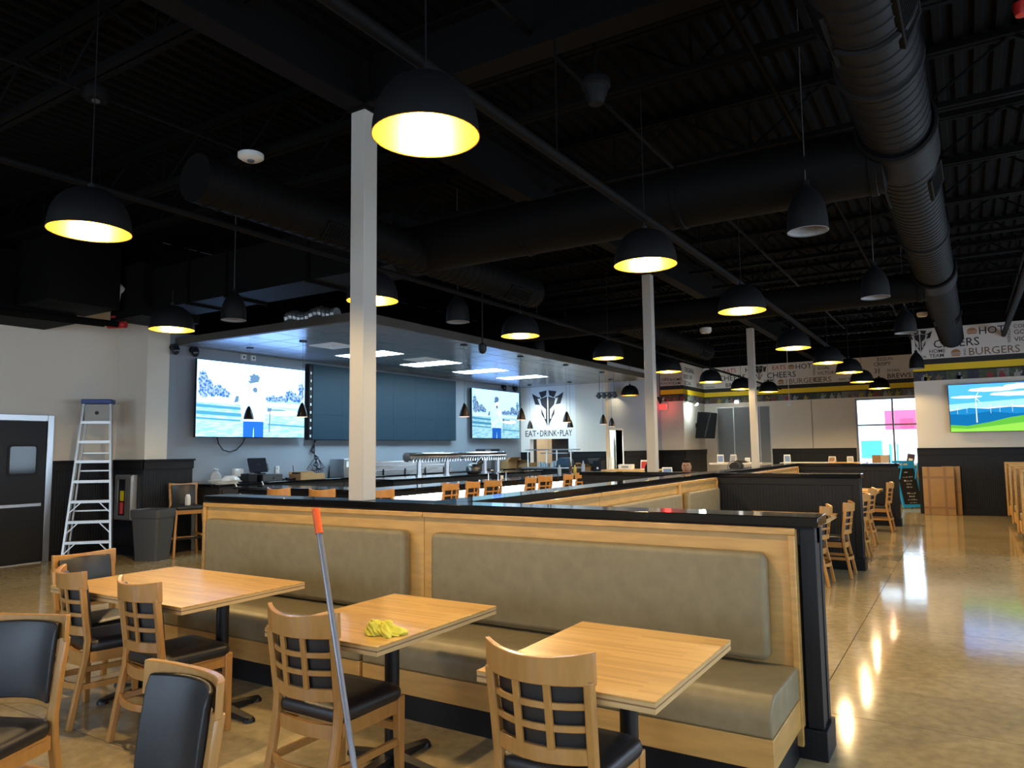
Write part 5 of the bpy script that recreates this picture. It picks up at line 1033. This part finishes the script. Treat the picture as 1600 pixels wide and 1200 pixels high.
card('blue printed table card at the left of the pale high table', (-5.25, 18.3, 1.2), 20); card('pale table card in the middle of the first pale high table', (-4.95, 18.4, 1.2), -15, c1=mat('grey print', (.3,.3,.32), .6)); card('small white card right on the first pale high table', (-4.6, 18.35, 1.2), 10, .12, .12, mat('pale print', (.5,.5,.5), .6))
card('blue printed table card right of the third cream post', (-4.0, 20.0, 1.17), 25); card('brown table card on the wooden high table, left one', (-3.2, 22.0, 1.13), -20, .2, .16, mat('brown card print', (.25,.13,.08), .6)); card('brown and white table card on the wooden high table, right one', (-2.75, 22.0, 1.13), 15, .16, .16, mat('grey print', (.3,.3,.32), .6))
t = thing('carton_box', 'brown and pale carton standing before the bright window', 'carton', (-2.13, 23.6, 0)); MB().box(-.28,.28,-.2,.2,0,1.0).obj('pedestal', plastic_blk, t); MB().box(-.22,0,-.15,.15,1.0,1.30).obj('brown_half', cardboard, t); MB().box(0,.22,-.15,.15,1.0,1.30).obj('pale_half', mat('pale carton', (.6,.5,.45), .8), t)
t = thing('menu_stand', 'dark tilted menu holder right of the carton at the window', 'menu holder', (-1.52, 22.4, 0)); MB().box(-.2,.2,-.2,.2,0,1.08).obj('stand', plastic_blk, t); MB().box(-.09,.09,-.03,.03,1.08,1.36,Matrix.Translation((0,0,0))@Matrix.Rotation(R(10),4,'Y')@Matrix.Translation((0,0,0))).obj('menu', bot, t); MB().box(-.05,.05,-.034,-.03,1.16,1.24,Matrix.Rotation(R(10),4,'Y')).obj('print', paper, t)
t = thing('white_counter', 'white service counter by the bright window behind the chalkboard', 'counter', (-.75, 23.2, 0)); MB().box(-.65,.6,-.3,.3,0,1.0).obj('cabinet', cardboard, t); MB().box(-.7,.65,-.34,.34,1.0,1.04).obj('top', plastic_wht, t)
t = thing('black_backpack', 'black bag with a grey loop lying behind the long divider', 'bag', (-3.80, 14.3, 1.141)); MB().prism(blob(0,.08,.13,.085,18,.04),'y',-.08,.08).obj('body', mat('black nylon', (.008,.008,.01), .6), t, bevel=.03); MB().prism([(-.06,.13),(.26,.15),(.16,.19),(.02,.20)],'y',-.07,.07).obj('flap', MATS['black nylon'], t, bevel=.01); MB().tube([(-.02+.12*math.cos(q),-.11,.06+.12*math.sin(q)) for q in [R(20*k) for k in range(19)]],.008,6).obj('loop', plastic_gry, t, smooth=True)
t = thing('bag_shelf', 'dark high table carrying the black bag', 'table', (-3.80, 14.3, 0)); MB().box(-.3,.3,-.3,.3,1.10,1.14).obj('tabletop', plastic_blk, t); MB().cyl((0,0,.02),(0,0,1.13),.04,n=12).obj('column', blacksteel, t); MB().box(-.25,.25,-.25,.25,0,.02).obj('base', blacksteel, t)
t = thing('paper_cup', 'tall white stacked paper cups left of the wooden high table', 'cups', (-6.72, 14.9, 1.13)); MB().lathe([(.001,0),(.035,0),(.05,.14),(.046,.14),(.001,.13)],n=16).obj('cup', plastic_wht, t, smooth=True); MB().lathe([(.04,.13),(.055,.27),(.05,.27),(.001,.26)],n=16).obj('upper_cup', plastic_wht, t, smooth=True)
t = thing('napkin_box', 'white napkin box on the wooden high table', 'box', (-6.35, 14.95, 1.13)); MB().box(-.16,.16,-.08,.08,0,.11).obj('body', paper, t, bevel=.008); MB().box(-.08,.08,-.083,-.08,.03,.08).obj('print', mat('grey print', (.3,.3,.32), .6), t)
card('white and red table card on the wooden high table left of the post', (-5.95, 15.0, 1.13), 10, .16, .2, mat('red print', (.4,.1,.1), .5))

def person(name, label, loc, rz, shirt, hairc=hair, zseat=.62):
    """seated figure: skin-modifier body, modelled head; local front is -Y"""
    t = thing(name, label, 'person', loc, rz)
    V = [(0,0,zseat+.06,.13),(0,.01,zseat+.22,.125),(0,.01,zseat+.40,.15),(0,.0,zseat+.50,.09),(0,-.005,zseat+.60,.052),(0,-.015,zseat+.68,.055)]
    E = [(0,1),(1,2),(2,3),(3,4),(4,5)]
    def chain(start, pts):
        p = start
        for q in pts: V.append(q); E.append((p, len(V)-1)); p = len(V)-1
    for s in (-1, 1):
        chain(2, [(s*.17,.01,zseat+.46,.062),(s*.215,-.01,zseat+.30,.05),(s*.235,-.06,zseat+.17,.043),(s*.18,-.22,zseat+.20,.036),(s*.12,-.32,zseat+.23,.028)])
        chain(0, [(s*.10,-.06,zseat+.02,.088),(s*.13,-.42,zseat+.03,.066),(s*.13,-.45,zseat-.22,.052),(s*.13,-.42,max(.09,zseat-.45),.04)])
    me = bpy.data.meshes.new('body'); me.from_pydata([v[:3] for v in V], E, [])
    o = bpy.data.objects.new('body', me); COL.objects.link(o); o.parent = t
    sk = o.modifiers.new('skin', 'SKIN'); sk.use_smooth_shade = True
    for i, v in enumerate(V): me.skin_vertices[0].data[i].radius = (v[3], v[3]*(.78 if i < 3 else 1))
    me.skin_vertices[0].data[0].use_root = True
    sb = o.modifiers.new('sub', 'SUBSURF'); sb.levels = 2; sb.render_levels = 2; me.materials.append(shirt)
    dg = bpy.context.evaluated_depsgraph_get(); m2 = bpy.data.meshes.new_from_object(o.evaluated_get(dg)); o.modifiers.clear(); o.data = m2
    m2.materials.clear(); 
    for m in (shirt, darkcloth, skin): m2.materials.append(m)
    for f in m2.polygons:
        c = f.center; f.material_index = 2 if (c.z > zseat+.565 or (c.y < -.15 and c.z > zseat+.12)) else (1 if c.z < zseat+.09 else 0); f.use_smooth = True
    # head
    bm = bmesh.new(); bmesh.ops.create_uvsphere(bm, u_segments=28, v_segments=20, radius=1)
    hz = zseat+.76
    for v in bm.verts:
        x, y, z = v.co; w = .076*(1-.14*max(0,-z)**1.5); d = .098; h = .122
        yy = y*d; 
        if z < -.35 and y < 0: yy -= .010*(-z)
        if y < 0:
            n = math.exp(-((x/.16)**2)-((z+.08)/.22)**2); yy -= .020*n
            for s in (-1,1): yy += .010*math.exp(-(((x-s*.36)/.17)**2)-((z-.10)/.12)**2)
            yy -= .006*math.exp(-((x/.3)**2)-((z+.42)/.07)**2)+.006*math.exp(-((x/.5)**2)-((z-.27)/.08)**2)
        v.co = (x*w, yy-.015, hz+z*h)
    me = bpy.data.meshes.new('head'); bm.to_mesh(me); bm.free(); me.materials.append(skin); me.polygons.foreach_set('use_smooth', [True]*len(me.polygons))
    hd = bpy.data.objects.new('head', me); COL.objects.link(hd); hd.parent = t
    bm = bmesh.new(); bmesh.ops.create_uvsphere(bm, u_segments=24, v_segments=16, radius=1)
    bmesh.ops.delete(bm, geom=[v for v in bm.verts if v.co.z < (.42 if v.co.y < -.25 else (-.05 if v.co.y < .25 else -.45))], context='VERTS')
    for v in bm.verts: x, y, z = v.co; v.co = (x*.084, y*.106-.010, hz+z*.132+.004)
    me = bpy.data.meshes.new('hair'); bm.to_mesh(me); bm.free(); me.materials.append(hairc); me.polygons.foreach_set('use_smooth', [True]*len(me.polygons)); ho = bpy.data.objects.new('hair', me); COL.objects.link(ho); ho.parent = hd
    eye = mat('eye white', (.7,.68,.65), .3)
    for s in (-1,1):
        MB().lathe([(.001,-.007),(.006,-.005),(.009,0),(.006,.005),(.001,.007)], (s*.028,-.0995,hz+.013), 10).obj('eye', eye, hd, smooth=True); MB().cyl((s*.028,-.1075,hz+.013),(s*.028,-.110,hz+.013),.005,n=10).obj('pupil', hair, hd)
        MB().bar([(s*.014,-.110,hz+.034),(s*.03,-.108,hz+.038),(s*.046,-.10,hz+.034)],.006,.007).obj('eyebrow', hair, hd)
        MB().prism(blob(s*0-.005,hz-.002,.018,.03,12),'x',s*.072-.006,s*.072+.008).obj('ear', skin, hd, bevel=.004)
        # hands: palm and five curled fingers
        px, py, pz = s*.105,-.345,zseat+.235; hb = MB().hexa([(px-.036,py+.04,pz-.012),(px+.036,py+.04,pz-.012),(px+.036,py+.04,pz+.014),(px-.036,py+.04,pz+.014)],[(px-.042,py-.045,pz-.012),(px+.042,py-.045,pz-.012),(px+.042,py-.045,pz+.012),(px-.042,py-.045,pz+.012)]).obj('hand', skin, t, bevel=.008, seg=3)
        for q, L in enumerate((.062,.072,.068,.052)):
            fx = px-.031+.0207*q if s > 0 else px+.031-.0207*q; MB().tube([(fx,py-.035,pz),(fx,py-.035-L*.5,pz+.006),(fx,py-.035-L*.85,pz-.012),(fx,py-.035-L*.9,pz-.03)],[.0095,.009,.008,.006],8).obj('finger', skin, hb, smooth=True)
        MB().tube([(px-s*.034,py+.01,pz),(px-s*.056,py-.02,pz-.004),(px-s*.058,py-.05,pz-.012)],[.011,.0105,.008],8).obj('thumb', skin, hb, smooth=True)
        sh = MB().box(s*.13-.045,s*.13+.045,-.60,-.36,0 if zseat<.6 else zseat-.62,.08 if zseat<.6 else zseat-.53).obj('shoe', plastic_blk, t, bevel=.02, seg=3)
    MB().tube([(-.025,-.108,hz-.052),(0,-.113,hz-.05),(.025,-.108,hz-.052)],.005,6).obj('mouth', mat('lips', (.22,.08,.06), .5), hd, smooth=True)
    return t
person('person', 'dark-haired man in a cream shirt seated behind the long divider, facing the camera', (-3.93, 11.75, 0), 12, creamcloth, zseat=.51)
person('person', 'person in a rust shirt seated half hidden behind the second cream post', (-4.62, 11.9, 0), 95, redcloth, zseat=.46)
for k, (x, y, rz, zs, lb) in enumerate(((-3.93,11.75,192,.51,'chair under the man in the cream shirt'),(-4.66,11.9,-85,.46,'chair under the person in the rust shirt'))):
    c = dup(ch0, (x, y-.0, 0), rz, lb, 'chairs behind the long divider'); c.scale = (1, 1, (zs-.03)/.495)
card('tilted white tablet card held up beside the second cream post', (-4.12, 11.35, 1.14), 30, .16, .14, mat('blue print', (.12,.2,.42), .5)); high_table('dark small table by the seated man behind the long divider', -4.12, 11.3, .42, .5, 1.14, plastic_blk)
